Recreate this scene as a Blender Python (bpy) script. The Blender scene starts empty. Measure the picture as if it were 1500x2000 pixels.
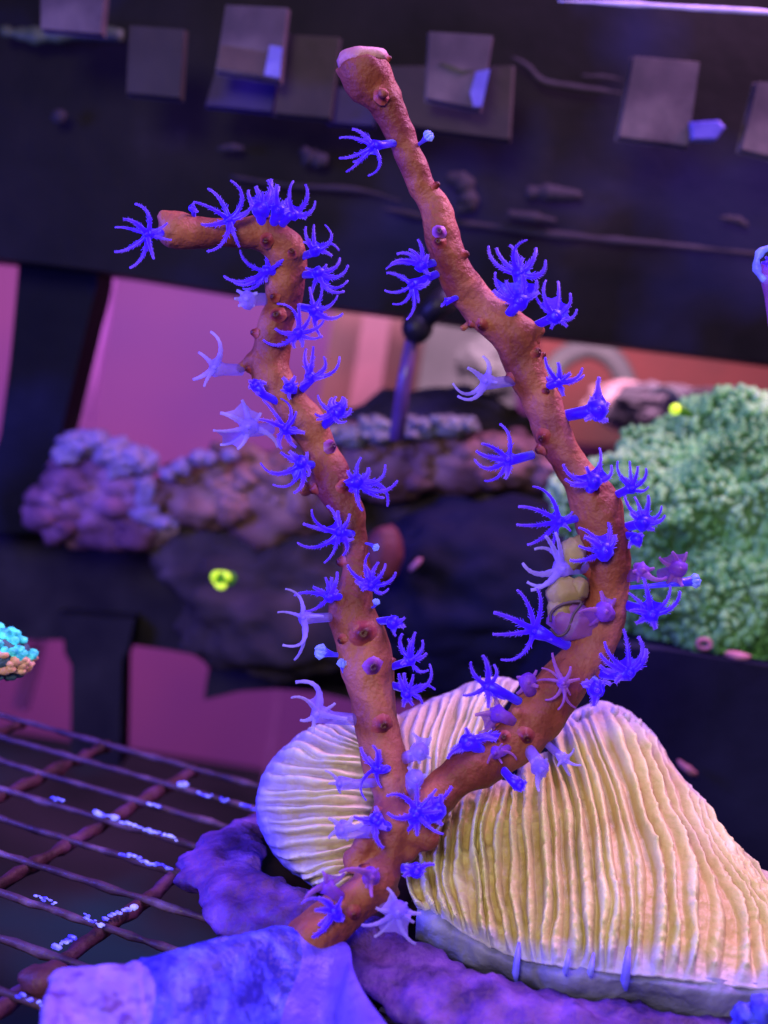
import bpy, math, random
import numpy as np
from mathutils import Vector, Matrix, noise
random.seed(7)
S = bpy.context.scene
C = S.collection
U = 0.01                      # everything below is laid out in centimetres

# ---------------------------------------------------------------- camera
F_PX, W_PX, H_PX = 2400.0, 1500.0, 2000.0
PITCH, ROLL = math.radians(7.4), math.radians(8.7)
CAM = Vector((0, 0, 5.8))
_s, _c = math.sin(PITCH), math.cos(PITCH)
FW = Vector((0, _c, -_s)); _u0 = Vector((0, _s, _c)); _r0 = Vector((1, 0, 0))
RT = _r0*math.cos(ROLL) + _u0*math.sin(ROLL)
UP = _u0*math.cos(ROLL) - _r0*math.sin(ROLL)
cam = bpy.data.cameras.new('camera'); camo = bpy.data.objects.new('camera', cam); C.objects.link(camo)
m = Matrix((RT, UP, -FW)).transposed().to_4x4(); m.translation = CAM*U
camo.matrix_world = m
cam.sensor_fit = 'VERTICAL'; cam.sensor_height = 24; cam.lens = 24*F_PX/H_PX
cam.clip_start = 0.005; cam.clip_end = 20
cam.dof.use_dof = True; cam.dof.focus_distance = 11.8*U; cam.dof.aperture_fstop = 16
S.camera = camo

# ---------------------------------------------------------------- world, lamps, exposure
w = bpy.data.worlds.new('World'); S.world = w; w.use_nodes = True
w.node_tree.nodes['Background'].inputs[0].default_value = (0.30, 0.20, 0.62, 1)
w.node_tree.nodes['Background'].inputs[1].default_value = 0.11
S.view_settings.view_transform = 'Standard'; S.view_settings.look = 'None'
S.view_settings.exposure = 0; S.view_settings.gamma = 1

def lamp(name, pos, target, size, power, col):
    l = bpy.data.lights.new(name, 'AREA'); l.shape = 'RECTANGLE'; l.size = size[0]*U; l.size_y = size[1]*U
    l.energy = power; l.color = col
    o = bpy.data.objects.new(name, l); C.objects.link(o)
    o.location = Vector(pos)*U
    o.rotation_euler = (Vector(target)-Vector(pos)).to_track_quat('-Z', 'Y').to_euler()
    return o
# blue and violet aquarium lamps over the tank, the pinkish room light from behind the camera
lamp('actinic_lamp', (6, 12, 26), (1, 13, 3), (12, 6), 0.68, (0.46, 0.26, 1.0))
lamp('blue_lamp', (-13, 10, 6), (-1, 12.3, 1.2), (5, 5), 0.42, (0.10, 0.08, 1.0))
lamp('room_light', (-5, -9, 12), (1, 13, 3), (6, 6), 0.37, (1.0, 0.85, 0.66))
lamp('pink_lamp', (9, 17, 18), (1, 12, 5), (5, 4), 0.36, (1.0, 0.42, 0.80))
lamp('wall_fill', (-4, 28, 8.8), (-2, 45, -9), (30, 3), 1.0, (1.0, 0.62, 0.95))  # unseen fill added behind the black box to brighten the backdrop

# ---------------------------------------------------------------- helpers
def P(px, py, d):
    px, py, d = float(px), float(py), float(d)
    return CAM + d*(FW + ((px-750)/F_PX)*RT - ((py-1000)/F_PX)*UP)
def G(px, py, z):
    r = FW + ((px-750)/F_PX)*RT - ((py-1000)/F_PX)*UP
    return CAM + r*((z-CAM.z)/r.z)
def pxcm(r, d): return float(r*d/F_PX)

def tag(o, label=None, cat=None, group=None, kind=None):
    if label: o['label'] = label
    if cat: o['category'] = cat
    if group: o['group'] = group
    if kind: o['kind'] = kind
    return o
def thing(name, loc, label, cat, group=None):
    o = bpy.data.objects.new(name, None); C.objects.link(o); o.location = Vector(loc)*U
    o.empty_display_size = 0.005
    return tag(o, label, cat, group)

def mk(name, vs, fs, mat, parent=None, smooth=True, attr=None, origin=None, edge=None):
    """one mesh object from world-space centimetre vertices"""
    if parent is not None: org = Vector(parent.location)/U; 
    else: org = Vector(origin) if origin is not None else Vector((0, 0, 0))
    me = bpy.data.meshes.new(name)
    me.from_pydata([tuple((Vector(v)-org)*U) for v in vs], [], fs)
    if smooth: me.polygons.foreach_set('use_smooth', [True]*len(me.polygons))
    if attr is not None:
        a = me.attributes.new('tone', 'FLOAT', 'POINT'); a.data.foreach_set('value', attr)
    if edge is not None:
        a = me.attributes.new('edge', 'FLOAT', 'POINT'); a.data.foreach_set('value', edge)
    me.materials.append(mat); me.update()
    o = bpy.data.objects.new(name, me); C.objects.link(o)
    if parent is not None: o.parent = parent
    else: o.location = org*U
    return o

def cat_rom(pts, n):
    """Catmull-Rom through tuples of any length, n samples per span"""
    pts = [np.array(p, float) for p in pts]
    q = [2*pts[0]-pts[1]] + pts + [2*pts[-1]-pts[-2]]
    out = []
    for i in range(1, len(q)-2):
        for k in range(n):
            t = k/n; a, b, c_, d = q[i-1], q[i], q[i+1], q[i+2]
            out.append(.5*((2*b)+(c_-a)*t+(2*a-5*b+4*c_-d)*t*t+(3*b-a-3*c_+d)*t**3))
    out.append(pts[-1])
    return out

def tube(path, rad, seg=8, flat=1.0, caps=True, bump=0.0, bs=3.0):
    """verts, faces of a tube along path (list of Vector) with radii"""
    vs, fs = [], []
    n = len(path); nrm = None
    for i in range(n):
        t = (path[min(i+1, n-1)]-path[max(i-1, 0)]).normalized()
        if nrm is None:
            nrm = t.cross(FW)
            if nrm.length < .1: nrm = t.cross(Vector((0, 0, 1)))
        nrm = (nrm - t*nrm.dot(t)).normalized(); bi = t.cross(nrm)
        for k in range(seg):
            a = 2*math.pi*k/seg
            dvec = nrm*math.cos(a) + bi*math.sin(a)*flat
            p = path[i] + dvec*rad[i]
            if bump: p = p + dvec*(noise.noise(p*bs)*bump + noise.noise(p*bs*2.7)*bump*.4)
            vs.append(p)
    for i in range(n-1):
        for k in range(seg):
            a = i*seg+k; b = i*seg+(k+1) % seg
            fs.append((a, b, b+seg, a+seg))
    if caps:
        fs.append(tuple(range(seg-1, -1, -1))); fs.append(tuple((n-1)*seg+k for k in range(seg)))
    return vs, fs

class MB:
    def __init__(s): s.v = []; s.f = []; s.a = []
    def add(s, vf, a=0.0):
        v, f = vf; o = len(s.v); s.v += list(v); s.f += [tuple(i+o for i in q) for q in f]
        s.a += list(a) if hasattr(a, '__len__') else [a]*len(v)
    def build(s, name, mat, parent=None, **k): return mk(name, s.v, s.f, mat, parent, attr=s.a, **k)

_ico = {}
def ico(n):
    if n not in _ico:
        import bmesh
        bm = bmesh.new(); bmesh.ops.create_icosphere(bm, subdivisions=n, radius=1)
        _ico[n] = ([v.co.copy() for v in bm.verts], [tuple(v.index for v in f.verts) for f in bm.faces]); bm.free()
    return _ico[n]
def blob(c, r, n=2, amp=0.0, sc=1.0, seed=0.0, rot=None, rid=0.0):
    v, f = ico(n); rx = Vector(r) if hasattr(r, '__len__') else Vector((r, r, r)); out = []
    for p in v:
        k = 1.0
        if amp:
            q = p*sc + Vector((seed, seed*1.7, -seed))
            k += amp*noise.fractal(q, 1.0, 2.0, 4)
            if rid: k += rid*noise.noise(q*5)
        q = Vector((p.x*rx.x, p.y*rx.y, p.z*rx.z))*k
        if rot is not None: q = rot @ q
        out.append(q + Vector(c))
    return out, f
def box(c, h, ax=None, bev=0.0):
    """chamfered box: centre, half sizes, axes"""
    ax = ax or (Vector((1, 0, 0)), Vector((0, 1, 0)), Vector((0, 0, 1)))
    c = Vector(c); b = bev or min(h)*.12; idx = {}; vs = []; fs = []
    def vid(sx, sy, sz, k):
        key = (sx, sy, sz, k)
        if key not in idx:
            e = [h[i]-(0 if i == k else b) for i in range(3)]
            idx[key] = len(vs); vs.append(c+ax[0]*sx*e[0]+ax[1]*sy*e[1]+ax[2]*sz*e[2])
        return idx[key]
    sg = (-1, 1)
    for k in range(3):
        for s_ in sg:
            q = [(-1, -1), (1, -1), (1, 1), (-1, 1)]
            face = []
            for a, b_ in q:
                t = [a, b_]; t.insert(k, s_); face.append(vid(*t, k))
            fs.append(tuple(face if (s_ > 0) ^ (k == 1) else face[::-1]))
    for k in range(3):
        i, j = [x for x in range(3) if x != k]
        for si in sg:
            for sj in sg:
                def t(sk):
                    v = [0, 0, 0]; v[i] = si; v[j] = sj; v[k] = sk; return v
                fs.append((vid(*t(-1), i), vid(*t(1), i), vid(*t(1), j), vid(*t(-1), j)))
    for sx in sg:
        for sy in sg:
            for sz in sg: fs.append((vid(sx, sy, sz, 0), vid(sx, sy, sz, 1), vid(sx, sy, sz, 2)))
    return vs, fs

# ---------------------------------------------------------------- materials
def mat(name, stops, rough=0.55, scale=2.0, detail=6, bump=0.2, bscale=None, spec=0.3, glow=0.0, glowcol=None,
        tone=None, sss=0.0, alpha=1.0, sheen=0.0, second=None, edge=None):
    """noise-driven colour ramp (stops: [(pos, rgb)]); tone: ramp stops keyed on the mesh's own 'tone' attribute"""
    m = bpy.data.materials.new(name); m.use_nodes = True; nt = m.node_tree; N = nt.nodes; L = nt.links
    b = N['Principled BSDF']; b.inputs['Roughness'].default_value = rough
    b.inputs['Specular IOR Level'].default_value = spec
    tc = N.new('ShaderNodeTexCoord')
    no = N.new('ShaderNodeTexNoise'); no.inputs['Scale'].default_value = scale*100; no.inputs['Detail'].default_value = detail
    L.new(tc.outputs['Object'], no.inputs['Vector'])
    def ramp(st, src):
        r = N.new('ShaderNodeValToRGB'); e = r.color_ramp.elements
        while len(e) < len(st): e.new(.5)
        for k, (p, c_) in enumerate(st): e[k].position = p; e[k].color = (*c_, 1)
        L.new(src, r.inputs[0]); return r.outputs[0]
    col = ramp(stops, no.outputs['Fac'])
    if second:
        sc2, mixfac, st2 = second
        n2 = N.new('ShaderNodeTexNoise'); n2.inputs['Scale'].default_value = sc2*100; n2.inputs['Detail'].default_value = 3
        L.new(tc.outputs['Object'], n2.inputs['Vector'])
        mr = N.new('ShaderNodeMapRange'); mr.inputs[1].default_value = .52; mr.inputs[2].default_value = .66; mr.inputs[4].default_value = mixfac
        L.new(n2.outputs['Fac'], mr.inputs[0])
        mx = N.new('ShaderNodeMix'); mx.data_type = 'RGBA'; L.new(mr.outputs[0], mx.inputs[0]); L.new(col, mx.inputs[6]); mx.inputs[7].default_value = (*st2, 1)
        col = mx.outputs[2]
    if tone:
        at = N.new('ShaderNodeAttribute'); at.attribute_name = 'tone'
        tcx = ramp(tone, at.outputs['Fac'])
        mx = N.new('ShaderNodeMix'); mx.data_type = 'RGBA'; mx.blend_type = 'MULTIPLY'; mx.inputs[0].default_value = 1
        L.new(col, mx.inputs[6]); L.new(tcx, mx.inputs[7]); col = mx.outputs[2]
    if edge:                                   # tissue margin tinted with painted blue-violet light, from the mesh's 'edge' attribute
        at = N.new('ShaderNodeAttribute'); at.attribute_name = 'edge'
        mx = N.new('ShaderNodeMix'); mx.data_type = 'RGBA'; L.new(at.outputs['Fac'], mx.inputs[0]); L.new(col, mx.inputs[6]); mx.inputs[7].default_value = (*edge, 1); col = mx.outputs[2]
    L.new(col, b.inputs['Base Color'])
    if bump:
        n3 = N.new('ShaderNodeTexNoise'); n3.inputs['Scale'].default_value = (bscale or scale*4)*100; n3.inputs['Detail'].default_value = 5
        L.new(tc.outputs['Object'], n3.inputs['Vector'])
        bp = N.new('ShaderNodeBump'); bp.inputs['Strength'].default_value = bump; bp.inputs['Distance'].default_value = 0.0005
        L.new(n3.outputs['Fac'], bp.inputs['Height']); L.new(bp.outputs[0], b.inputs['Normal'])
    if glow:
        if glowcol: b.inputs['Emission Color'].default_value = (*glowcol, 1)
        else: L.new(col, b.inputs['Emission Color'])
        b.inputs['Emission Strength'].default_value = glow
    if sss:
        b.inputs['Subsurface Weight'].default_value = sss; b.inputs['Subsurface Radius'].default_value = (1, .6, .8); b.inputs['Subsurface Scale'].default_value = 0.001
    if sheen:
        b.inputs['Sheen Weight'].default_value = sheen; b.inputs['Sheen Roughness'].default_value = .35; b.inputs['Sheen Tint'].default_value = (.55, .55, 1, 1)
    b.inputs['Alpha'].default_value = alpha
    return m

M = {}
M['stem'] = mat('coral_bark', [(.32, (.15, .028, .026)), (.45, (.27, .070, .046)), (.56, (.40, .125, .085)), (.7, (.38, .12, .15))], rough=.55, scale=1.3, detail=8, bump=.5, bscale=18, spec=.35, sss=.1,
                second=(1.5, .8, (.16, .02, .055)))
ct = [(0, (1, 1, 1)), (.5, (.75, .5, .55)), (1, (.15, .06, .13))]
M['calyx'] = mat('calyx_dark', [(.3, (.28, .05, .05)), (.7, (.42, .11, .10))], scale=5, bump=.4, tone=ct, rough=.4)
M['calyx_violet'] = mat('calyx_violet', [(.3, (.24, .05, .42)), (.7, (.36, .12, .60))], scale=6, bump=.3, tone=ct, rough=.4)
blue = [(.3, (.022, .002, .66)), (.7, (.050, .008, .9))]
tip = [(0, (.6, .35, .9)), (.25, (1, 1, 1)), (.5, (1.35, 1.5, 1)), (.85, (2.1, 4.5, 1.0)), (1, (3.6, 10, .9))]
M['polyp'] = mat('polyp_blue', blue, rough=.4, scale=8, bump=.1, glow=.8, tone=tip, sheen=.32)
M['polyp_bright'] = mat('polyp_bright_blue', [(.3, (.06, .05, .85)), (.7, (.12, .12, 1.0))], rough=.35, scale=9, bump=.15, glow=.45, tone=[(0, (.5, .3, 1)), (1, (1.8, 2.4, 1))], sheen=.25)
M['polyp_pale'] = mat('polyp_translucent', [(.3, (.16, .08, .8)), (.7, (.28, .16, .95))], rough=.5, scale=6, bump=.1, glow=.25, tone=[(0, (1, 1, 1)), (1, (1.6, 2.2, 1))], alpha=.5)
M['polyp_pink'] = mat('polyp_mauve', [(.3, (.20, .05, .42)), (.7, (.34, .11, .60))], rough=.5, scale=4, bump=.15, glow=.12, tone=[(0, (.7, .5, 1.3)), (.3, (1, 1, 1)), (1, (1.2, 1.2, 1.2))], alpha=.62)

# ---------------------------------------------------------------- stem of the gorgonian (photo-traced centre line, radius, distance)
LEFT = [(765,1625,50,11.3),(767,1560,40,11.45),(755,1500,42,11.55),(732,1400,46,11.75),(727,1350,47,11.85),(717,1300,52,11.9),(709,1250,51,11.95),(690,1200,46,12.0),
        (694,1150,33,12.05),(695,1100,28,12.1),(690,1050,28,12.15),(680,1000,31,12.2),(652,950,39,12.25),(632,900,36,12.3),(610,850,36,12.3),(575,800,37,12.3),
        (550,760,34,12.3),(527,720,40,12.35),(530,680,39,12.35),(535,640,37,12.3),(553,600,37,12.3),(556,560,41,12.25),(561,520,38,12.2),(552,480,40,12.1),(520,457,38,12.05),(480,457,33,12.0),
        (430,453,28,11.95),(380,452,33,11.9),(343,450,38,11.85),(316,453,30,11.8)]
RIGHT = [(770,1630,48,11.35),(825,1585,42,11.45),(890,1517,43,11.6),(950,1487,44,11.75),(1010,1440,54,11.9),(1045,1400,56,12.0),(1085,1350,50,12.1),(1130,1300,44,12.2),(1160,1250,45,12.25),
         (1180,1200,45,12.3),(1187,1150,44,12.3),(1187,1100,47,12.3),(1180,1050,48,12.3),(1167,1000,48,12.3),(1145,950,42,12.3),(1107,900,36,12.3),(1080,850,37,12.3),(1063,800,40,12.3),
         (1037,750,36,12.3),(1020,700,41,12.3),(1000,650,45,12.25),(940,600,40,12.2),(905,560,38,12.15),(882,520,37,12.1),(870,480,38,12.05),(856,440,38,12.0),(844,400,31,12.0),
         (820,360,27,11.95),(805,320,28,11.9),(787,280,28,11.85),(768,240,30,11.8),(748,200,38,11.75),(724,165,52,11.7),(714,145,53,11.65),(712,132,53,11.65),(711,124,50,11.65)]
FOOT = [(768,1615,46,11.3),(757,1680,34,11.2),(735,1725,40,11.05),(690,1765,44,10.95),(645,1800,48,10.85),(605,1840,50,10.75),(580,1885,54,10.75)]
lines = {}
for k, L_ in (('l', LEFT), ('r', RIGHT), ('f', FOOT)): lines[k] = cat_rom(L_, 8)
ALL = np.array(lines['l']+lines['r']+lines['f'])
def near(px, py):
    q = ALL[np.argmin((ALL[:, 0]-px)**2+(ALL[:, 1]-py)**2 - 0.3*ALL[:, 2]**2)]
    return q
def surf(px, py):
    """point on the stem's front surface seen at a pixel, and the outward normal"""
    x, y, r, d = [float(v) for v in near(px, py)]; dx, dy = (px-x)/r, (py-y)/r; rr = math.hypot(dx, dy)
    if rr > .97: dx, dy = dx/rr*.97, dy/rr*.97; rr = .97
    h = math.sqrt(1-rr*rr); R = pxcm(r, d)
    p = P(x+dx*r, y+dy*r, d-h*R)
    n = (RT*dx - UP*dy - FW*h).normalized()
    return p, n, d

coral = thing('gorgonian_coral', P(600, 1870, 10.6), 'tall two-branched orange-brown soft coral covered in open violet-blue polyps, growing from the blue plug', 'coral')
mb = MB()
for k in ('l', 'r', 'f'):
    Lk = lines[k]; path = [P(q[0], q[1], q[3]) for q in Lk]; rad = [pxcm(q[2], q[3])*.97 for q in Lk]
    if k != 'r': rad[-1] *= .75; rad[-2] *= .9
    rad = [r*(1+.07*noise.noise(p*2.3)) for r, p in zip(rad, path)]
    mb.add(tube(path, rad, 24, bump=.03, bs=3.2))
lumps = [(470,718,12,12.35),(495,705,22,12.35),(597,955,14,12.3),(835,1640,26,11.2),(812,1632,32,11.25),(690,1680,26,11.2),(712,1650,26,11.2),(800,1668,20,11.2),(1050,645,14,12.2),(905,640,10,12.3),
         (838,272,9,11.9),(748,182,13,11.45),(668,140,14,11.7),(322,424,14,11.8),(765,1745,14,11.1),(700,1230,18,11.75),(1008,1395,18,11.75),(645,700,6,12.3)]
for x, y, r, d in lumps: mb.add(blob(P(x, y, d), pxcm(r, d), 2, .15, 1.5, x))
stem = mk('stem', [tuple(Vector(v)*100) for v in mb.v], mb.f, M['stem'])   # meshed large, scaled back below
rm = stem.modifiers.new('r', 'REMESH'); rm.mode = 'VOXEL'; rm.voxel_size = .026; rm.use_smooth_shade = True
sm = stem.modifiers.new('s', 'SMOOTH'); sm.iterations = 7; sm.factor = .6
bpy.context.view_layer.update()
me2 = bpy.data.meshes.new_from_object(stem.evaluated_get(bpy.context.evaluated_depsgraph_get()))
stem.modifiers.clear(); stem.data = me2; stem.parent = coral
for v in me2.vertices: v.co = v.co*U - coral.location
_nr = [v.normal.copy() for v in me2.vertices]
for v, n_ in zip(me2.vertices, _nr):
    q = v.co/U
    v.co += n_*(noise.fractal(q*2.2, 1, 2, 3)*.024 + noise.noise(q*9)*.007)*U
me2.polygons.foreach_set('use_smooth', [True]*len(me2.polygons))

v_, f_ = tube([P(712, 128, 11.65), P(711, 116, 11.65), P(711, 107, 11.65)], [.23, .245, .225], 26, bump=.03, bs=6)
M['cut'] = mat('cut_tissue', [(.3, (.42, .14, .16)), (.6, (.62, .32, .42))], scale=3, bump=.5)
o = mk('cut_end', v_, f_, M['cut'], coral); o['label'] = 'flat pinkish cut end at the top'
# calyces: small cones with a sunken mouth, where polyps are drawn in
def calyx(px, py, r, mname, lab=None, h=1.0, side=None):
    p, n, d = surf(px, py)
    if side: n = (n + RT*side[0] - UP*side[1]).normalized()
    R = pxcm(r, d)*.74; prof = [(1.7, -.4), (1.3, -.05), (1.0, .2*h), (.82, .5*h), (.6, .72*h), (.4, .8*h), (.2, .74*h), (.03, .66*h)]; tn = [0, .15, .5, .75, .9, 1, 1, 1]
    a = n.cross(Vector((0, 0, 1))).normalized(); b = n.cross(a); vs = []; fs = []; sg = 12
    for rr, z in prof:
        for k in range(sg):
            t = 2*math.pi*k/sg; j = 1+.08*math.sin(2*t+px)+.06*math.sin(5*t+py)
            vs.append(p + (a*math.cos(t)+b*math.sin(t))*rr*R*j + n*z*R*1.3)
    for i in range(len(prof)-1):
        for k in range(sg): fs.append((i*sg+k, i*sg+(k+1) % sg, (i+1)*sg+(k+1) % sg, (i+1)*sg+k))
    fs.append(tuple((len(prof)-1)*sg+k for k in range(sg)))
    o = mk('calyx', vs, fs, M[mname], coral, attr=[x_ for x_ in tn for _ in range(sg)])
    if lab: o['label'] = lab
for a in [(745,187,13,'calyx'),(848,364,10,'calyx',None,1.6,(.8,-.4)),(858,452,12,'calyx_violet','violet calyx drawn in on the front of the right branch'),(857,472,12,'calyx'),(908,497,11,'calyx',None,1,(.5,0)),
          (940,636,11,'calyx'),(915,640,8,'calyx'),(1046,688,14,'calyx'),(1051,645,14,'calyx'),(1060,855,14,'calyx'),(988,742,12,'calyx'),(1065,765,11,'calyx'),(1040,885,12,'calyx'),
          (541,615,14,'calyx'),(498,650,11,'calyx'),(476,722,10,'calyx'),(598,962,12,'calyx'),(647,872,13,'calyx_violet','violet calyx on the lit side of the left branch'),(662,1098,14,'calyx'),
          (710,1238,22,'calyx'),(728,1303,18,'calyx_violet','purple calyx low on the left branch'),(747,1418,18,'calyx'),(569,492,11,'calyx'),(1027,1440,16,'calyx'),(985,1440,11,'calyx'),
          (735,1590,13,'calyx'),(800,1545,10,'calyx'),(1162,955,13,'calyx'),(1232,1032,12,'calyx',None,1,(.6,0)),(1190,1330,12,'calyx'),(672,950,13,'calyx'),(520,470,12,'calyx'),(535,580,10,'calyx'),
          (668,1250,11,'calyx'),(783,1290,11,'calyx'),(912,1345,10,'calyx'),(1115,1115,13,'calyx'),(1070,690,9,'calyx'),(762,113,7,'calyx'),(835,1640,12,'calyx'),(700,1690,12,'calyx'),(690,1785,14,'calyx')]:
    calyx(*a)
# little tube-shaped polyp on the thin upper part
def bud(base, head, r, mname='polyp_bright', lab=None, open_=True):
    p, n, d = surf(*base); h = P(head[0], head[1], d-.12); R = pxcm(r, d); mbd = MB()
    path = [p-n*.05, p.lerp(h, .35), p.lerp(h, .7), h]; mbd.add(tube(path, [R*.35, R*.4, R*.6, R*.9], 10), .0)
    ax = (h-p).normalized(); sd = ax.cross(FW).normalized(); th = ax.cross(sd)
    for k in range(8):
        t = 2*math.pi*k/8; o1 = sd*math.cos(t)+th*math.sin(t)
        q = [h+o1*R*.6, h+o1*R*1.05+ax*R*.5, h+o1*R*.8+ax*R*1.0, h+o1*R*.3+ax*R*(1.1+.2*(k % 3))]
        mbd.add(tube(q, [R*.34, R*.36, R*.3, R*.12], 6), 1.0)
    o = mbd.build('polyp', M[mname], coral)
    if lab: o['label'] = lab

# ---------------------------------------------------------------- open polyps (each one an animal: one continuous mesh)
CR = {'a': (200, 330, 3), 'b': (380, 600, 3.75), 'c': (540, 1000, 4.1667), 'd': (600, 80, 2.7273), 'e': (860, 620, 3), 'f': (900, 950, 3), 'g': (520, 1300, 3), 'h': (780, 1250, 3)}
def polyp(cr, ctr, base, tips, m='polyp', th=1.0, dz=-.18, core=1.0, web=0.0, lab=None, free=False):
    ox, oy, sc = CR[cr]; T = lambda q: (ox+q[0]/sc, oy+q[1]/sc)
    c = T(ctr); b = T(base); p, n, d = surf(*b)
    if math.hypot(*(np.array(b)-near(*b)[:2])) > near(*b)[2]*1.5: p = P(b[0], b[1], d)
    x, y, r_, d_ = [float(v) for v in near(*c)]
    inside = math.hypot(c[0]-x, c[1]-y) < r_*1.05
    dc = (d_-pxcm(r_, d_)-.14) if inside else d+dz
    cc = P(c[0], c[1], dc); mbd = MB()
    px1 = dc/F_PX
    rb = 9.5*px1*min(th, 1.6)
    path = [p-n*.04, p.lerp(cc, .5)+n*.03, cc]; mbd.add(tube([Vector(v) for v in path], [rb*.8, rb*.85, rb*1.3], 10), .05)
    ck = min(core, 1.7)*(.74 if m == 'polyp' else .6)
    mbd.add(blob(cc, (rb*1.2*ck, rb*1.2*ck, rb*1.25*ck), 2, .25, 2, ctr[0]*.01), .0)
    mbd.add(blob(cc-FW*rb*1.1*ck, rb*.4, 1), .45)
    rnd = random.Random(int(ctr[0]*31+ctr[1])); ends = []
    for t in tips:
        tx, ty = T(t); tx, ty = c[0]+(tx-c[0])*1.06, c[1]+(ty-c[1])*1.06; bd = t[2] if len(t) > 2 else rnd.uniform(-.08, .08)
        dx, dy = tx-c[0], ty-c[1]; L_ = math.hypot(dx, dy)
        z1 = rnd.uniform(-.55, .25)*L_*px1; z2 = rnd.uniform(-.35, .45)*L_*px1
        k1 = (c[0]+dx*.35-dy*bd*1.2, c[1]+dy*.35+dx*bd*1.2); k2 = (c[0]+dx*.75-dy*bd*1.5, c[1]+dy*.75+dx*bd*1.5)
        cps = [(c[0], c[1], dc), (*k1, dc+z1*.7), (*k2, dc+z1+z2*.4), (tx, ty, dc+z1+z2)]
        n_ = 16; pth = []; rads = []; at = []
        w0 = rnd.uniform(.8, 1.2)*5.1*px1*min(th, 1.6)
        for i in range(n_+1):
            s = i/n_; q = [(1-s)**3*a0+3*s*(1-s)**2*a1+3*s*s*(1-s)*a2+s**3*a3 for a0, a1, a2, a3 in zip(*cps)]
            pth.append(P(*q)); wv = 1+.13*math.sin(i*2.5+tx)
            rads.append(w0*wv*(.62*(1-s)**3+.36*(1-s)+.44)*.78); at.append(min(1, .1+s*.95+rnd.uniform(-.05, .05)))
        sg = 8
        mbd.add(tube(pth, rads, sg, flat=.6), [min(1, a*.75+.42*abs(math.cos(2*math.pi*k_/sg))**3*min(1, .3+a)) for a in at for k_ in range(sg)])  # pale side edges: rim sheen painted into the tone
        # pinnules: rows of tiny side fingers
        for i in range(4, n_) if m == 'polyp' else ():
            tn = (pth[i+1 if i < n_ else i]-pth[i-1]).normalized(); sd = tn.cross(FW).normalized()
            for s_ in (-1, 1):
                e = pth[i] + (sd*s_*1.0+tn*.9-FW*rnd.uniform(-.2, .4))*rads[i]*rnd.uniform(1.2, 1.9)
                mbd.add(tube([pth[i]+sd*s_*rads[i]*.5, e], [rads[i]*.30, rads[i]*.16], 3), min(1, at[i]+.35))
        ends.append((math.atan2(dy, dx), pth))
    if web:
        ends.sort(key=lambda e: e[0])
        for i in range(len(ends)-1):
            if ends[i+1][0]-ends[i][0] > 1.3: continue
            A, B = ends[i][1], ends[i+1][1]; K = int(16*web); vs = []; fs = []
            for k in range(1, K+1):
                mid = A[k].lerp(B[k], .5).lerp(cc, .12*k/K); vs += [A[k], mid+FW*.015, B[k]]
            for k in range(K-1):
                for j in (0, 1): fs.append((k*3+j, k*3+j+1, k*3+j+4, k*3+j+3))
            n0 = len(vs); vs2 = [v+FW*.012 for v in vs]; fs2 = [tuple(reversed([i_+n0 for i_ in f])) for f in fs]
            mbd.add((vs+vs2, fs+fs2), .1)
    o = mbd.build('polyp', M[m], coral)
    if lab: o['label'] = lab
    return o

# bent tip of the left branch
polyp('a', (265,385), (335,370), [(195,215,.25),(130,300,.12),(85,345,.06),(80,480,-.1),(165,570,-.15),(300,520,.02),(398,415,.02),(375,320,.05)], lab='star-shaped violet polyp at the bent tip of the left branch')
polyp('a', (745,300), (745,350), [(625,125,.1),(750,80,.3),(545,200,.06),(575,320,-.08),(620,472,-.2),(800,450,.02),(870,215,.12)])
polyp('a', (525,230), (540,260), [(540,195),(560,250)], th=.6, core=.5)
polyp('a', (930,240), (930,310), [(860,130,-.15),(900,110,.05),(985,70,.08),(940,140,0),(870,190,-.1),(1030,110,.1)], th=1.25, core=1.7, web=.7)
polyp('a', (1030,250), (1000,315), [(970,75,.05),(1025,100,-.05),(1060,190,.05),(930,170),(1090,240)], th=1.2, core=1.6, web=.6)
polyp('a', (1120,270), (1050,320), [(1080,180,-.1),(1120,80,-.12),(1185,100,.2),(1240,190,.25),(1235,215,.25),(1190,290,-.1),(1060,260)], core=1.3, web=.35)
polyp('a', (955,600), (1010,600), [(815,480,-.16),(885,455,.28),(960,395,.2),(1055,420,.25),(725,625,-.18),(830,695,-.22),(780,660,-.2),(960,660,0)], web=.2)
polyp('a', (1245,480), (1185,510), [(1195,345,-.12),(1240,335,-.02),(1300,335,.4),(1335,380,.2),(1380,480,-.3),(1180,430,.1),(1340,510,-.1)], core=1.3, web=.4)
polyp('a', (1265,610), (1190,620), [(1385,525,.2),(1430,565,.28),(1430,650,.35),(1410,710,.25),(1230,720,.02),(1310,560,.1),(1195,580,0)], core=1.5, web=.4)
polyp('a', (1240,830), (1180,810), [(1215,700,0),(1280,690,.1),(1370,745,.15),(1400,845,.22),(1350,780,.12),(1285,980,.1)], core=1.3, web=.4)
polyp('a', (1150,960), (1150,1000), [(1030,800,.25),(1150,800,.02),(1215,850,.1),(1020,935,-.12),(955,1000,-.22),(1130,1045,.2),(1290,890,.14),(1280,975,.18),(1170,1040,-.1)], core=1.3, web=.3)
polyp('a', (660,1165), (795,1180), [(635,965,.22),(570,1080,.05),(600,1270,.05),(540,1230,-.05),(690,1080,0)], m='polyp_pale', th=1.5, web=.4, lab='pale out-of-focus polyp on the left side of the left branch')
polyp('a', (850,770), (935,760), [(790,715,.1),(905,730,-.1),(800,800,-.1),(890,800,.1),(845,710,0),(780,760)], m='polyp_pale', th=1.6, web=.8, core=1.5)
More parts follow.
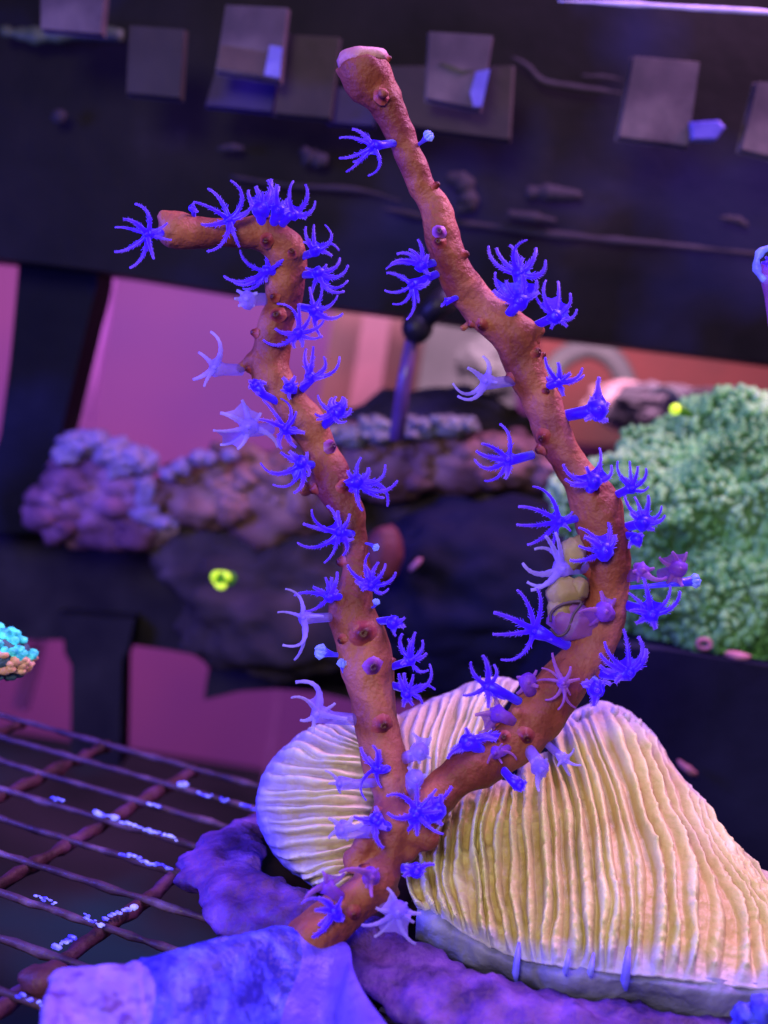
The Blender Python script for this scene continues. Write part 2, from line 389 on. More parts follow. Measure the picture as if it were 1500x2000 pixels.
# middle of the left branch
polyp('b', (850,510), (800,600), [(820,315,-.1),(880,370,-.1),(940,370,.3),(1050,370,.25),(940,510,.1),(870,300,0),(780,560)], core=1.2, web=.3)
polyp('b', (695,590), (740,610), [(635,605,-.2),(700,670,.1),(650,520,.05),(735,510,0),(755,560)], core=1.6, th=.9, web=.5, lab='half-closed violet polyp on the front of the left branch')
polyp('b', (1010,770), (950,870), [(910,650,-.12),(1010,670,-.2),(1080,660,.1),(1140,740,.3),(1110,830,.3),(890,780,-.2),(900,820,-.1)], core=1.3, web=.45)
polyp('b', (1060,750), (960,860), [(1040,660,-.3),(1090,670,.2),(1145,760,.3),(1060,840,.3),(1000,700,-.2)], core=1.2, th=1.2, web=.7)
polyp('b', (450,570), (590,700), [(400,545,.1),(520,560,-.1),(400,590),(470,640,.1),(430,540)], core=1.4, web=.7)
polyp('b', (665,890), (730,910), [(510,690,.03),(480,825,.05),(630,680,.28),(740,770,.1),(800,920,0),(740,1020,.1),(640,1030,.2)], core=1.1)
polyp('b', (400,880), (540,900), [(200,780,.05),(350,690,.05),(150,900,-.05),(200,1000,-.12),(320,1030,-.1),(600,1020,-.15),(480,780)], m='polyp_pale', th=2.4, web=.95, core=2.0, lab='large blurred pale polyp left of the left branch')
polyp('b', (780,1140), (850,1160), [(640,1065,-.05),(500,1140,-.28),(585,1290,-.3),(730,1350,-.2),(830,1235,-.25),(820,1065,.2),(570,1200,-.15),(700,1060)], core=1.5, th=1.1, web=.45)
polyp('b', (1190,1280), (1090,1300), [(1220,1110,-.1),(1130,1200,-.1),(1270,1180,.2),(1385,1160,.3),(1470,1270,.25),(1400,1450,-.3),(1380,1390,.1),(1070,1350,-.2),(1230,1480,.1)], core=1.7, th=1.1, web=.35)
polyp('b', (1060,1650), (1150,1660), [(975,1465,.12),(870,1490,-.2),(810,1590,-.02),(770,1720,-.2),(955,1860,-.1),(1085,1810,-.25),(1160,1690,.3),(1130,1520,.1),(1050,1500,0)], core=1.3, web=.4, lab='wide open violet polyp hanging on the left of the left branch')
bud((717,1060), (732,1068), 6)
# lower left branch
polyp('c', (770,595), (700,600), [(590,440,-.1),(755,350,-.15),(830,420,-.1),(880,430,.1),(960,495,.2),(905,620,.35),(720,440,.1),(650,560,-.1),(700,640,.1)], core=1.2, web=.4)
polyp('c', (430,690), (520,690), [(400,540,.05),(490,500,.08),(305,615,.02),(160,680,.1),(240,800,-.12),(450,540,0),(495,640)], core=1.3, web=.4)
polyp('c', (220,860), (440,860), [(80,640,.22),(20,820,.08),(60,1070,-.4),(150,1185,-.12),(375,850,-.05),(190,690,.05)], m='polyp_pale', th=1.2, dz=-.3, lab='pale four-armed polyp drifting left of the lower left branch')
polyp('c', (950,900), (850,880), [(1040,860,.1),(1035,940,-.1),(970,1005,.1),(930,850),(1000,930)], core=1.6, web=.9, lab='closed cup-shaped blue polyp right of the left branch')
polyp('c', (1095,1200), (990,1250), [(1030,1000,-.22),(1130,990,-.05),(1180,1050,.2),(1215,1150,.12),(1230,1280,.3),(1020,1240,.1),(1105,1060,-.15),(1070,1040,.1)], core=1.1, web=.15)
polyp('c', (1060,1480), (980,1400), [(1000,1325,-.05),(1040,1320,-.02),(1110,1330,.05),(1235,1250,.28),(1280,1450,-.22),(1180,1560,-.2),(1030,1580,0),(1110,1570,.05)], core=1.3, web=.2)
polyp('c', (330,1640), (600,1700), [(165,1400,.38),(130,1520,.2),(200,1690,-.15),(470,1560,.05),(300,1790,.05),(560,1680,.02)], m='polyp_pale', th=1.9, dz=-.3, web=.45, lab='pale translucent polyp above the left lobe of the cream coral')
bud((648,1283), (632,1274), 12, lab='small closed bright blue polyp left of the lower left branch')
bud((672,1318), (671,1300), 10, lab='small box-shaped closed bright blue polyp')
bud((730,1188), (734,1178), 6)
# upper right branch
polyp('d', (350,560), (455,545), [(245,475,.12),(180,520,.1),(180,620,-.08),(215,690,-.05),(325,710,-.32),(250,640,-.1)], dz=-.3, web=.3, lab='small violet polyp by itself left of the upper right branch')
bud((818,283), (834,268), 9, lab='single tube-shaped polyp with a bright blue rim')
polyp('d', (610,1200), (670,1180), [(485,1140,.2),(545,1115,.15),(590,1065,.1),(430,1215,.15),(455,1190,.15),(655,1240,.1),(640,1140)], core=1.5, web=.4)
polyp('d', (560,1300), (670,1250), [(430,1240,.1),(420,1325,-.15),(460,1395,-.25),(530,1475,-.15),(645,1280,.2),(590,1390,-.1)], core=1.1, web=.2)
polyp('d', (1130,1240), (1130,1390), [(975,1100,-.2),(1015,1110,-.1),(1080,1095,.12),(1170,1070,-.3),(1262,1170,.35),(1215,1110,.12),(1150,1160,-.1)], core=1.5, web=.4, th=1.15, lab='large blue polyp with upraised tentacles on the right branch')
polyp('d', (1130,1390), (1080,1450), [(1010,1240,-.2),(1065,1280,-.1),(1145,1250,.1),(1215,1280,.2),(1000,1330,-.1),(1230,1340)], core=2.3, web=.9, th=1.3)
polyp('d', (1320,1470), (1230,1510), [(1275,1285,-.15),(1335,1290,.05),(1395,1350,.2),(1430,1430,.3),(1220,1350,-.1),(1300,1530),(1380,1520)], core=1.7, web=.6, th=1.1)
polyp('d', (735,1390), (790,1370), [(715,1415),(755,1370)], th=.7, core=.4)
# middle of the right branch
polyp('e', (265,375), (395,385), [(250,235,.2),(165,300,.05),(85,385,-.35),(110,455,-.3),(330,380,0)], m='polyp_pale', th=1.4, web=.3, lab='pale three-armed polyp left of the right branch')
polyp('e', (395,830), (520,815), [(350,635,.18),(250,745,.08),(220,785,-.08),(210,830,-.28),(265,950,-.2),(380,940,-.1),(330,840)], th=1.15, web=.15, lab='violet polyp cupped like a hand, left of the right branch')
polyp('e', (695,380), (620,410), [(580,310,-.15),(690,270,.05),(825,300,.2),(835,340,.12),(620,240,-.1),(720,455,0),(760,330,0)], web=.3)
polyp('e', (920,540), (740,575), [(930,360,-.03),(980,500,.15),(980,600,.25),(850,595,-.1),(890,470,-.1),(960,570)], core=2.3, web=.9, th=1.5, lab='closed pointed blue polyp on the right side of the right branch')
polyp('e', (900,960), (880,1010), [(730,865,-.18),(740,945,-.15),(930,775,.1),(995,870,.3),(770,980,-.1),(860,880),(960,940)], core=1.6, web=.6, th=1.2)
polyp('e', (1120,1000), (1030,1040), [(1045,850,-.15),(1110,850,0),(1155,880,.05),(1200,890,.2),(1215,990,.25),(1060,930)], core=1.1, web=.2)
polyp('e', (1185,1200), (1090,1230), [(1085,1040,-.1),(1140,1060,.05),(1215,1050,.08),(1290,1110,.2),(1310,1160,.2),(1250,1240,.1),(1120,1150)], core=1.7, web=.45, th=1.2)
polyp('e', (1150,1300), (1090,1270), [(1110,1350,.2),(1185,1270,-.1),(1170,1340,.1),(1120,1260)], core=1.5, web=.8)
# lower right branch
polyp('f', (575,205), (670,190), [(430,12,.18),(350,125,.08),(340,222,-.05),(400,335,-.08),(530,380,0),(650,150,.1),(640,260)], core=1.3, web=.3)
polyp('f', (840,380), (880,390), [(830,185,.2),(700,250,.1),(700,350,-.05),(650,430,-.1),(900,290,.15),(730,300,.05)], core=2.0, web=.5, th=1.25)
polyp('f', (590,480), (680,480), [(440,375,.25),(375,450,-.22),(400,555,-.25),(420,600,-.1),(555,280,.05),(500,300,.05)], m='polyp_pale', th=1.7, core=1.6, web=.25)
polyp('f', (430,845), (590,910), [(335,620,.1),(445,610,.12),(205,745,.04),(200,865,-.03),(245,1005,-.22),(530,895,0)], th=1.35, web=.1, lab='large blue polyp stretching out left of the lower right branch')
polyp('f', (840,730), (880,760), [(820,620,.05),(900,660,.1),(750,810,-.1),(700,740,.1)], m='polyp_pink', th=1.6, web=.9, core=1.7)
polyp('f', (1115,750), (1000,700), [(990,630,.03),(1070,540,.03),(1220,590,.15),(1275,620,.2),(995,730,.08),(1140,830,0),(1030,800,0)], core=1.5, web=.45, th=1.3)
polyp('f', (1270,480), (1190,520), [(1170,420,-.1),(1240,390,.1),(1320,390,.1),(1320,480,.1),(1300,580,.1),(1210,560)], m='polyp_pink', core=1.9, th=1.7, web=.95, lab='mauve folded polyp on the right of the lower right branch')
polyp('f', (1060,490), (990,530), [(1010,500),(1130,480,.05),(1200,530,.2),(1040,560)], m='polyp_pink', core=1.3, th=1.9, web=.2)
bud((1232,1150), (1352,1135), 11, lab='tiny ring-shaped bright blue polyp at the far right of the right branch')
polyp('f', (985,1090), (850,1130), [(850,920,-.1),(825,985,-.1),(955,850,.04),(1035,890,.22),(1080,960,.18),(825,1050,-.15),(910,1150,.1)], core=1.2, web=.4, th=1.35, lab='blue polyp spread like a hand below the right branch')
polyp('f', (600,1150), (600,1180), [(540,985,-.05),(430,1150,.1),(480,1070,.1),(690,1130,0),(500,1245,-.2),(570,1300,-.15),(640,1220,0),(670,1290,.15),(640,1060,.1)], m='polyp_pink', th=1.1, core=1.2, web=.3)
polyp('f', (390,1140), (400,1200), [(330,1120,.1),(440,1080,.1),(330,1210,-.1),(450,1170)], m='polyp_pink', th=1.7, core=1.5, web=.9)
polyp('f', (790,1190), (800,1150), [(715,1165,.2),(875,1165,-.3),(780,1280,0),(820,1140)], core=1.2, th=1.5, dz=-.35)
polyp('f', (155,1170), (330,1250), [(65,1035,-.15),(130,1000,.1),(190,1050,.25),(20,1220,-.1),(255,1240,.1),(160,1290)], m='polyp', th=1.15, dz=-.25, web=.15)
polyp('f', (210,1330), (300,1370), [(180,1220,.15),(270,1330,.2),(110,1440,-.15),(90,1340),(200,1440)], m='polyp_pink', th=1.9, core=1.4, web=.8)
# junction and foot
polyp('g', (645,600), (720,610), [(560,485,-.1),(625,475,.15),(600,540,0),(705,585,.15),(675,710,.1),(590,780,.28),(660,500)], core=1.2, web=.3)
polyp('g', (430,690), (640,690), [(350,620,.1),(500,670,.1),(435,745,.1),(370,690)], m='polyp_pale', th=1.2, core=.9, dz=-.35)
polyp('g', (900,500), (840,540), [(860,400,.1),(960,420,.1),(840,520),(960,540),(900,570)], m='polyp_pale', th=2.0, core=1.5, web=.9, dz=-.3)
polyp('g', (640,900), (710,950), [(640,830,.1),(520,885,-.08),(560,940,.1),(685,1060,.15),(700,950,.1)], core=1.2, th=1.3, web=.2)
polyp('g', (440,960), (620,980), [(370,900,.1),(500,890,.1),(370,1010,.1),(480,1020,.1),(560,930)], m='polyp_pale', th=1.9, core=1.2, web=.7, dz=-.35)
polyp('g', (880,860), (850,930), [(715,770,.22),(720,860,-.2),(760,980,-.22),(885,1000,0),(1030,980,.1),(1075,715,.1),(990,730,.02),(880,700,.02),(980,880,0),(1020,850)], core=1.4, web=.4, th=1.2, lab='big splayed violet polyp at the fork of the branches')
polyp('g', (990,850), (900,900), [(1020,760,.1),(1030,930,.1),(960,760),(950,940)], core=1.9, th=1.5, web=.9)
polyp('g', (870,660), (860,760), [(830,600,.1),(930,640,.1),(840,720),(900,720)], m='polyp_pale', core=1.7, th=2, web=.9)
polyp('g', (880,1200), (800,1190), [(815,1180,.1),(980,1170,-.12),(810,1235,.1),(920,1215)], th=1.3, core=1.1)
polyp('g', (400,1440), (440,1490), [(215,1400,.25),(290,1435,.06),(170,1590,-.2),(255,1550,-.06),(310,1365,.12),(440,1360,.05),(450,1490,.1),(330,1540)], m='polyp', th=1.15, core=1.2, lab='feathery violet polyp on the foot above the blue plug')
polyp('g', (620,1230), (590,1260), [(440,1215,.14),(655,1190,.05),(620,1350,.05),(590,1300,.05),(540,1200)], m='polyp_pink', core=1.4, th=1.6, web=.5)
polyp('g', (350,1290), (420,1350), [(230,1390,.15),(450,1220,.1),(330,1210,.1),(250,1330,0)], m='polyp_pink', th=1.7, core=1.0, web=.85)
polyp('g', (770,1430), (690,1440), [(570,1515,-.12),(640,1580,-.08),(870,1620,.14),(900,1450,.05),(710,1310,.1),(650,1420,-.1),(820,1390,.1),(860,1500)], m='polyp_pale', th=2.2, core=2.6, web=.8, lab='broad whitish translucent polyp beside the cream coral')
polyp('h', (400,600), (470,640), [(290,690,.1),(390,520,.1),(740,705,-.24),(560,590,-.1),(700,650,-.22),(330,650,-.05),(440,560)], th=1.5, core=1.4, web=.15)
polyp('h', (560,660), (640,640), [(600,610,.05),(680,700,-.2),(520,720,.1),(600,720)], m='polyp_pink', th=1.1, web=.5)
polyp('h', (700,850), (600,760), [(670,800,.1),(740,830,.1),(690,880),(730,870)], core=1.3, th=1.1, web=.6, dz=-.3)
polyp('h', (825,750), (760,640), [(800,690,.1),(860,700,.1),(820,880,.1),(850,800)], m='polyp_pale', th=2.0, core=1.5, web=.9, dz=-.4)
polyp('h', (965,700), (880,620), [(920,670,.1),(1020,640,.1),(1060,730,.1),(930,740,.1),(1000,790,.1),(970,660)], th=1.0, core=1.2, web=.3, dz=-.4, m='polyp_pale')
#PART2

# ================================================================ the cream plate coral
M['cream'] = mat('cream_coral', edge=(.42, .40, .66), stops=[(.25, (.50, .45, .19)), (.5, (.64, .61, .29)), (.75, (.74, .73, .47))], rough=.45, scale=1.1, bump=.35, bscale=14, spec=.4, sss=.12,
                 tone=[(0, (.70, .56, .42)), (.35, (.86, .78, .68)), (.75, (1, 1, .95)), (1, (1.18, 1.2, 1.1))], second=(.7, .5, (.60, .50, .42)))  # tone ramp paints ambient shade into the valleys, lighter crests
M['cream_rim'] = mat('coral_rim_tissue', [(.3, (.13, .13, .30)), (.7, (.26, .26, .48))], rough=.5, scale=2.5, bump=.4, bscale=12, tone=[(0, (.7, .7, .8)), (1, (1.2, 1.2, 1.2))])
M['tentacle'] = mat('rim_tentacle', [(.3, (.10, .08, .85)), (.7, (.2, .2, 1.0))], scale=5, bump=.1, glow=.2)

def sheet(cols, nu, nv, ridge=None, amp=.08, close=True):
    """surface through columns of (px, py, d) control points; ridges run along each column"""
    cu = [np.array(cat_rom(c_, nv)) for c_ in cols]           # each column finely sampled
    nvv = len(cu[0]); rows = [np.array(cat_rom([c_[j] for c_ in cu], nu)) for j in range(nvv)]
    nuu = len(rows[0]); Pt = [[P(*rows[j][i]) for i in range(nuu)] for j in range(nvv)]
    vs, at = [], []
    for j in range(nvv):
        for i in range(nuu):
            p = Pt[j][i]; a = 0.5
            if ridge:
                du = Pt[j][min(i+1, nuu-1)]-Pt[j][max(i-1, 0)]; dv = Pt[min(j+1, nvv-1)][i]-Pt[max(j-1, 0)][i]
                n = dv.cross(du)
                n = n.normalized() if n.length > 1e-9 else -FW
                if n.dot(FW) > 0: n = -n
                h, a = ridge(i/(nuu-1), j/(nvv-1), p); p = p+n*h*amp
            vs.append(p); at.append(a)
    fs = [(j*nuu+i, j*nuu+i+1, (j+1)*nuu+i+1, (j+1)*nuu+i) for j in range(nvv-1) for i in range(nuu-1)]
    return vs, fs, at, (nuu, nvv)

def ridger(N, seed, v0=.0, v1=1.0):
    rnd = random.Random(seed)
    cs = []; x = 0
    while x < 1:
        cs.append((x, rnd.uniform(.6, 1.0), rnd.uniform(-.1, .45), rnd.uniform(0, 99))); x += rnd.uniform(.65, 1.35)/N
    xs = np.array([c_[0] for c_ in cs])
    def f(u, v, p):
        uw = u + .16/N*8*noise.noise(p*.9+Vector((seed, 0, 0)))*.35 + .35/N*noise.noise(Vector((u*N*.6, v*7, seed)))
        k = int(np.searchsorted(xs, uw)); best = 0
        for q in (k-2, k-1, k, k+1):
            if 0 <= q < len(cs):
                x, a, vstart, sd = cs[q]
                if q % 3 == 1: a *= min(1, max(0, (v-vstart)/.12))          # short ridges that start lower down
                wd = .40/N*(1+.35*noise.noise(Vector((sd, v*9, 1))))
                d_ = abs(uw-x)/wd
                if d_ < 1: best = max(best, a*(1-d_*d_)**1.2*(1+.30*noise.noise(Vector((sd, v*11, 3)))+.22*noise.noise(Vector((sd, v*45, 8)))))
        g = noise.fractal(p*2.2, 1, 2, 4)
        fade = min(1, max(0, (v-v0)/.1))*min(1, max(.1, (v1-v)/.05)) if v0 or v1 < 1 else 1
        h = best*fade
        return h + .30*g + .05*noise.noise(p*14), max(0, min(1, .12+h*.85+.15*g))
    return f

fung = thing('plate_coral', P(1250, 1890, 11.2), 'large cream plate coral with sharp radiating ridges, standing behind the orange branches', 'coral')
fc = [
 [(800,1655,11.9),(788,1690,11.75),(796,1735,11.6),(815,1772,11.5)],
 [(862,1590,12.2),(840,1650,11.9),(848,1735,11.6),(870,1800,11.35)],
 [(925,1535,12.5),(900,1630,12.0),(906,1740,11.5),(925,1832,11.2)],
 [(965,1525,12.6),(950,1630,12.0),(955,1745,11.45),(970,1855,11.1)],
 [(1005,1522,12.75),(1000,1620,12.0),(1000,1750,11.35),(1015,1872,10.95)],
 [(1030,1478,12.9),(1050,1600,12.0),(1050,1750,11.25),(1055,1882,10.85)],
 [(1072,1468,13.1),(1100,1590,12.0),(1105,1750,11.2),(1105,1890,10.75)],
 [(1092,1402,13.3),(1150,1570,12.1),(1165,1740,11.15),(1165,1896,10.7)],
 [(1130,1394,13.35),(1195,1560,12.15),(1225,1740,11.15),(1220,1902,10.65)],
 [(1180,1376,13.4),(1240,1550,12.2),(1290,1745,11.15),(1285,1908,10.6)],
 [(1235,1398,13.4),(1290,1565,12.3),(1355,1755,11.2),(1350,1916,10.6)],
 [(1285,1445,13.3),(1350,1615,12.2),(1430,1790,11.2),(1430,1925,10.6)],
 [(1325,1515,13.1),(1405,1670,12.1),(1500,1825,11.2),(1520,1930,10.6)],
 [(1385,1600,12.9),(1475,1730,12.1),(1575,1860,11.2),(1620,1940,10.7)],
 [(1445,1672,12.8),(1540,1780,12.0),(1640,1880,11.2),(1700,1945,10.8)],
 [(1530,1750,12.8),(1620,1820,12.1),(1700,1890,11.3),(1760,1950,10.9)]]
cols = [[(x0+(x0-1150)*-.05, y0+240, d0+.9), (x0, y0+60, d0+.45)]+[(x0, y0, d0)]+c_[1:] for c_ in fc for (x0, y0, d0) in [c_[0]]]
_rf = ridger(31, 5, v0=.40)
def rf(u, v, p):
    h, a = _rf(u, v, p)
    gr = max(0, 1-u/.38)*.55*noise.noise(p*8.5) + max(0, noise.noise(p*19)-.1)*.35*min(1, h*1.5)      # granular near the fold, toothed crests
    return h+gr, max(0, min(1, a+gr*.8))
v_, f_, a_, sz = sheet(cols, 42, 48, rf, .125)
nu_, nv_ = sz
ed = []
for j in range(nv_):
    for i in range(nu_):
        v = j/(nv_-1); g = .5*noise.noise(v_[j*nu_+i]*1.8)+.3*noise.noise(v_[j*nu_+i]*6)
        ed.append(max(0, min(.85, max((v-.93)/.06+g*1.1, (.50-v)/.10*.75+g*.8))))  # lavender top light and blue-grey lower margin, put into the colour
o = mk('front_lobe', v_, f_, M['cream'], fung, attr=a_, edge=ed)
md = o.modifiers.new('t', 'SOLIDIFY'); md.thickness = .03*U; md.offset = 1
# rim below the ridges
rc = [[(x3, y3-8, d3+.05), (x3+2, y3+24, d3-.02), (x3, y3+62, d3+.22), (x3-4, y3+72, d3+.9), (x3-6, y3-30, d3+1.6)] for c_ in fc for (x3, y3, d3) in [c_[3]]]
def rr(u, v, p):
    g = noise.fractal(p*1.6, 1, 2, 4); s_ = math.sin(u*34*6.283*1.02+2*noise.noise(p*1.5))
    return .7*g+.25*noise.noise(p*5), max(0, min(1, .5+.6*g+.3*noise.noise(p*6)))
v_, f_, a_, _ = sheet(rc, 30, 8, rr, .10)
mk('rim', v_, f_, M['cream_rim'], fung, attr=a_)
for x, y, L_, r in [(1010,1850,68,7),(1224,1860,74,9),(1108,1865,42,6),(1156,1872,38,6)]:
    d = 10.95 if x < 1050 else 10.62
    if x < 950: d = 11.2
    q = [P(x+4, y-10, d+.02), P(x, y+L_*.35, d-.10), P(x-3, y+L_*.75, d-.12), P(x-2, y+L_, d-.05)]
    v_, f_ = tube(q, [pxcm(r, d)*k for k in (.4, .9, 1.0, .35)], 8, flat=.7)
    mk('tentacle', v_, f_, M['tentacle'], fung, attr=[.5]*len(v_))
# left and back lobes
bc = [((702,1725),(640,1748),12.1,12.1),((690,1692),(598,1722),12.1,12.25),((700,1655),(545,1676),12.2,12.4),((706,1612),(518,1622),12.3,12.5),((712,1572),(506,1572),12.4,12.65),
      ((716,1532),(514,1528),12.5,12.8),((714,1492),(540,1480),12.55,13.0),((714,1466),(592,1433),12.6,13.1),((716,1446),(640,1412),12.6,13.2),((728,1436),(688,1397),12.6,13.3),
      ((762,1480),(755,1402),12.5,13.4),((792,1535),(815,1382),12.4,13.5),((822,1562),(872,1359),12.4,13.5),((850,1572),(925,1337),12.5,13.5),((885,1540),(975,1329),12.7,13.4),((925,1480),(1012,1340),12.9,13.4)]
cols = []
for (x0, y0), (x1, y1), d0, d1 in bc:
    mx_ = lambda t: (x0+(x1-x0)*t, y0+(y1-y0)*t)
    cols.append([(*mx_(-.25), d0+.5), (*mx_(0), d0), (*mx_(.4), d0*.6+d1*.4-.28), (*mx_(.8), d0*.2+d1*.8-.2), (*mx_(1.0), d1), (*mx_(.98), d1+.3), (*mx_(.6), d1+.55)])
_rb = ridger(36, 9)
def rbk(u, v, p):
    h, a = _rb(u + .012*noise.noise(p*1.7), v, p)
    k = min(1, max(.12, (.70-v)/.14))*(.75+.5*noise.noise(p*1.4))
    return h*k + .28*noise.fractal(p*3.2, 1, 2, 4), a
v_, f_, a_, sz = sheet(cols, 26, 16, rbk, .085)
nu_, nv_ = sz; ed = []
for j in range(nv_):
    for i in range(nu_):
        u, v = i/(nu_-1), j/(nv_-1); g = noise.noise(v_[j*nu_+i]*1.8)*.35+noise.noise(v_[j*nu_+i]*6)*.2
        ed.append(max(0, min(1, ((v-.46)/.22+g)*max(.25, min(1, 1.25-u*1.5)))))  # blue light on the left rim, put into the colour
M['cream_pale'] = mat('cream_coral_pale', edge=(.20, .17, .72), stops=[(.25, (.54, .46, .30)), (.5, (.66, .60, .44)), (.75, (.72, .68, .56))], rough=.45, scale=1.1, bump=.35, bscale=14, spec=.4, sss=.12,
                 tone=[(0, (.5, .42, .38)), (.35, (.78, .72, .66)), (.75, (1, 1, .98)), (1, (1.1, 1.1, 1.08))])  # valleys between ridges darkened by painted shade here too
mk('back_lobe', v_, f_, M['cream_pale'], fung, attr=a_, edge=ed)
# small spiky teeth where the front lobe's ridges break the skyline
tb = MB()
for x, y, L_ in [(1098,1400,34),(1112,1408,26),(1128,1398,22),(1148,1388,14),(1205,1384,10),(1228,1396,10),(1250,1410,9),(1268,1430,9),(1155,1386,12)]:
    tb.add(tube([P(x-8, y+22, 13.25), P(x-3, y, 13.25), P(x+1, y-L_*.4, 13.28)], [.05, .045, .018], 7), .6)
tb.build('tooth', M['cream'], fung, edge=[.6]*len(tb.v))

# ================================================================ blue plug under the foot
M['plug_blue'] = mat('plug_blue', [(.38, (.016, .012, .36)), (.46, (.04, .035, .66)), (.6, (.07, .08, .85)), (.75, (.11, .13, .95))], rough=.45, scale=5, detail=9, bump=.45, bscale=14, glow=.2, second=(11, .8, (.012, .008, .26)))
M['plug_violet'] = mat('plug_violet', [(.3, (.08, .04, .66)), (.7, (.13, .08, .8))], rough=.4, scale=1.6, bump=.3, bscale=12, glow=.15, second=(9, .4, (.05, .02, .42)))
M['plug_porous'] = mat('plug_porous', [(.3, (.15, .09, .58)), (.7, (.26, .17, .78))], rough=.6, scale=5, detail=8, bump=.9, bscale=9, glow=.08, second=(6, .9, (.07, .02, .24)))
plug = thing('coral_plug', G(420, 1990, .3), 'bright blue-violet rounded coral plug in three facets under the foot of the orange coral', 'coral plug')
edge = [(84,2010,.75),(90,1945,.75),(112,1905,.75),(180,1889,.78),(240,1885,.8),(280,1878,.85),(340,1860,.9),(400,1843,.9),(480,1826,.85),(545,1812,.8),(600,1822,.75),(650,1832,.7),(680,1852,.68),(688,1895,.66),(710,1945,.66),(748,2000,.66),(800,2070,.6)]
cols = []
for x, y, z in edge:
    d0 = (G(x, y, z)-CAM).dot(FW); k = lambda t: x+(430-x)*t
    cols.append([(k(.1), y+60, d0+.8), (x, y+6, d0+.22), (x, y, d0), (k(.05), y+50, d0-.28), (k(.10), y+120, d0-.5), (k(.12), y+220, d0-.7), (k(.10), y+380, d0-.4)])
NU = 26
def pf(u, v, p):
    k = u*(len(edge)-1)
    s_ = .05*math.exp(-((k-4.9)/.22)**2) + 0*math.exp(-((k-9.6)/.2)**2)          # creases between the facets
    g = noise.fractal(p*2.4, 1, 2, 4)
    if k < 4.9: h = .35*g + .2*noise.noise(p*7)
    elif k < 9.6: h = .1*g - .2*max(0, noise.noise(Vector((p.x*9, p.y*3, p.z*4)))-.25)
    else: h = .12*noise.noise(p*1.3)
    return h - s_*4, .5
v_, f_, a_, (nuu, nvv) = sheet(cols, NU, 12, pf, .10)
for nm, mt, k0, k1 in [('porous_side', 'plug_porous', -9, 4.92), ('middle_face', 'plug_blue', 4.92, 9.6), ('smooth_side', 'plug_violet', 9.6, 99)]:
    ff = [f for n_, f in enumerate(f_) if k0 <= (n_ % (nuu-1))/NU+.35*math.sin((n_//(nuu-1))*.13)*min(1, (n_//(nuu-1))/20) < k1]
    used = sorted({i_ for f in ff for i_ in f}); mp = {u_: n_ for n_, u_ in enumerate(used)}
    mk(nm, [v_[i_] for i_ in used], [tuple(mp[i_] for i_ in f) for f in ff], M[mt], plug)

# ================================================================ purple disc under the plate coral
M['crust_purple'] = mat('coralline_crust', [(.35, (.035, .010, .11)), (.5, (.085, .03, .25)), (.68, (.17, .07, .42)), (.8, (.28, .14, .5))], rough=.6, scale=2.6, detail=9, bump=1.0, bscale=9)
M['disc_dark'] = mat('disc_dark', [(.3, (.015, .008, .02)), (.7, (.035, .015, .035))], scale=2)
disc = thing('frag_disc', G(900, 1800, .2), 'purple-crusted round disc with a raised lip that carries the cream coral', 'disc')
lip = [(640,1590),(540,1608),(465,1638),(432,1690),(485,1755),(560,1797),(640,1820),(750,1885),(870,1948),(980,1985),(1120,2020),(1270,2050),(1450,2080),(1600,2040),(1640,1960),(1560,1800),(1300,1650),(950,1590)]
lp = cat_rom([tuple(G(x, y, .42))+(r,) for (x, y), r in zip(lip, [.3,.3,.36,.44,.46,.46,.46,.5,.5,.5,.5,.5,.5,.4,.4,.4,.3,.3])], 14)
v_, f_ = tube([Vector(q[:3]) for q in lp], [float(q[3])*.30*(1+.15*noise.noise(Vector((k_*.11, 0, 5)))) for k_, q in enumerate(lp)], 44, flat=3.1, bump=.05, bs=3.2)
v_ = [v+Vector((0, 0, .05*noise.fractal(v*2.6, 1, 2, 5)+.02*noise.noise(v*11))) for v in v_]
mk('lip', v_, f_, M['crust_purple'], disc, attr=[.5]*len(v_))
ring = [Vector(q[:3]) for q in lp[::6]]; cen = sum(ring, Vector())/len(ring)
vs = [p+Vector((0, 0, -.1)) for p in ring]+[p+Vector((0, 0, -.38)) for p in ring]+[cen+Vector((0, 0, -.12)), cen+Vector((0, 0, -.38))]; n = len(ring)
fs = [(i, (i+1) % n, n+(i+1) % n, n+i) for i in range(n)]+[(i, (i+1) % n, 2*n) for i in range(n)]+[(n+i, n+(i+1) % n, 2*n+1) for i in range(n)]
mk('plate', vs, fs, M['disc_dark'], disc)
# stalk that joins the lobes to the disc, in the dark fold
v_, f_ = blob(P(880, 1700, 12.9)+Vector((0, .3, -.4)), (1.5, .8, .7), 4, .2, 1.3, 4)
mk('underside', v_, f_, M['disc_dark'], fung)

# ================================================================ wire rack
M['bar_purple'] = mat('rack_bar_crusted', [(.35, (.02, .006, .012)), (.5, (.06, .016, .035)), (.68, (.12, .04, .14))], rough=.6, scale=1.6, bump=.6, bscale=8)
M['bar_grey'] = mat('rack_bar_grey', [(.35, (.025, .012, .03)), (.55, (.07, .035, .07)), (.75, (.20, .12, .22))], rough=.45, scale=2.2, bump=.5, bscale=8)
M['glint'] = mat('painted_glint', [(.4, (.05, .04, .8)), (.6, (.30, .32, 1.0))], rough=.3, scale=7, bump=.3, glow=.8)  # blue glints on the bars, painted as small glowing lumps
yaw = math.radians(-17.76); ux = Vector((math.cos(yaw), math.sin(yaw), 0)); uy = Vector((-math.sin(yaw), math.cos(yaw), 0))
LC, SC = 1.35, 1.35*.5413; O = Vector((-3.737*1.35, 11.235*1.35, 0))
rack = thing('wire_rack', O, 'crusted purple-brown wire rack with long narrow openings beside the plug', 'rack')
j0, j1 = -2, 12
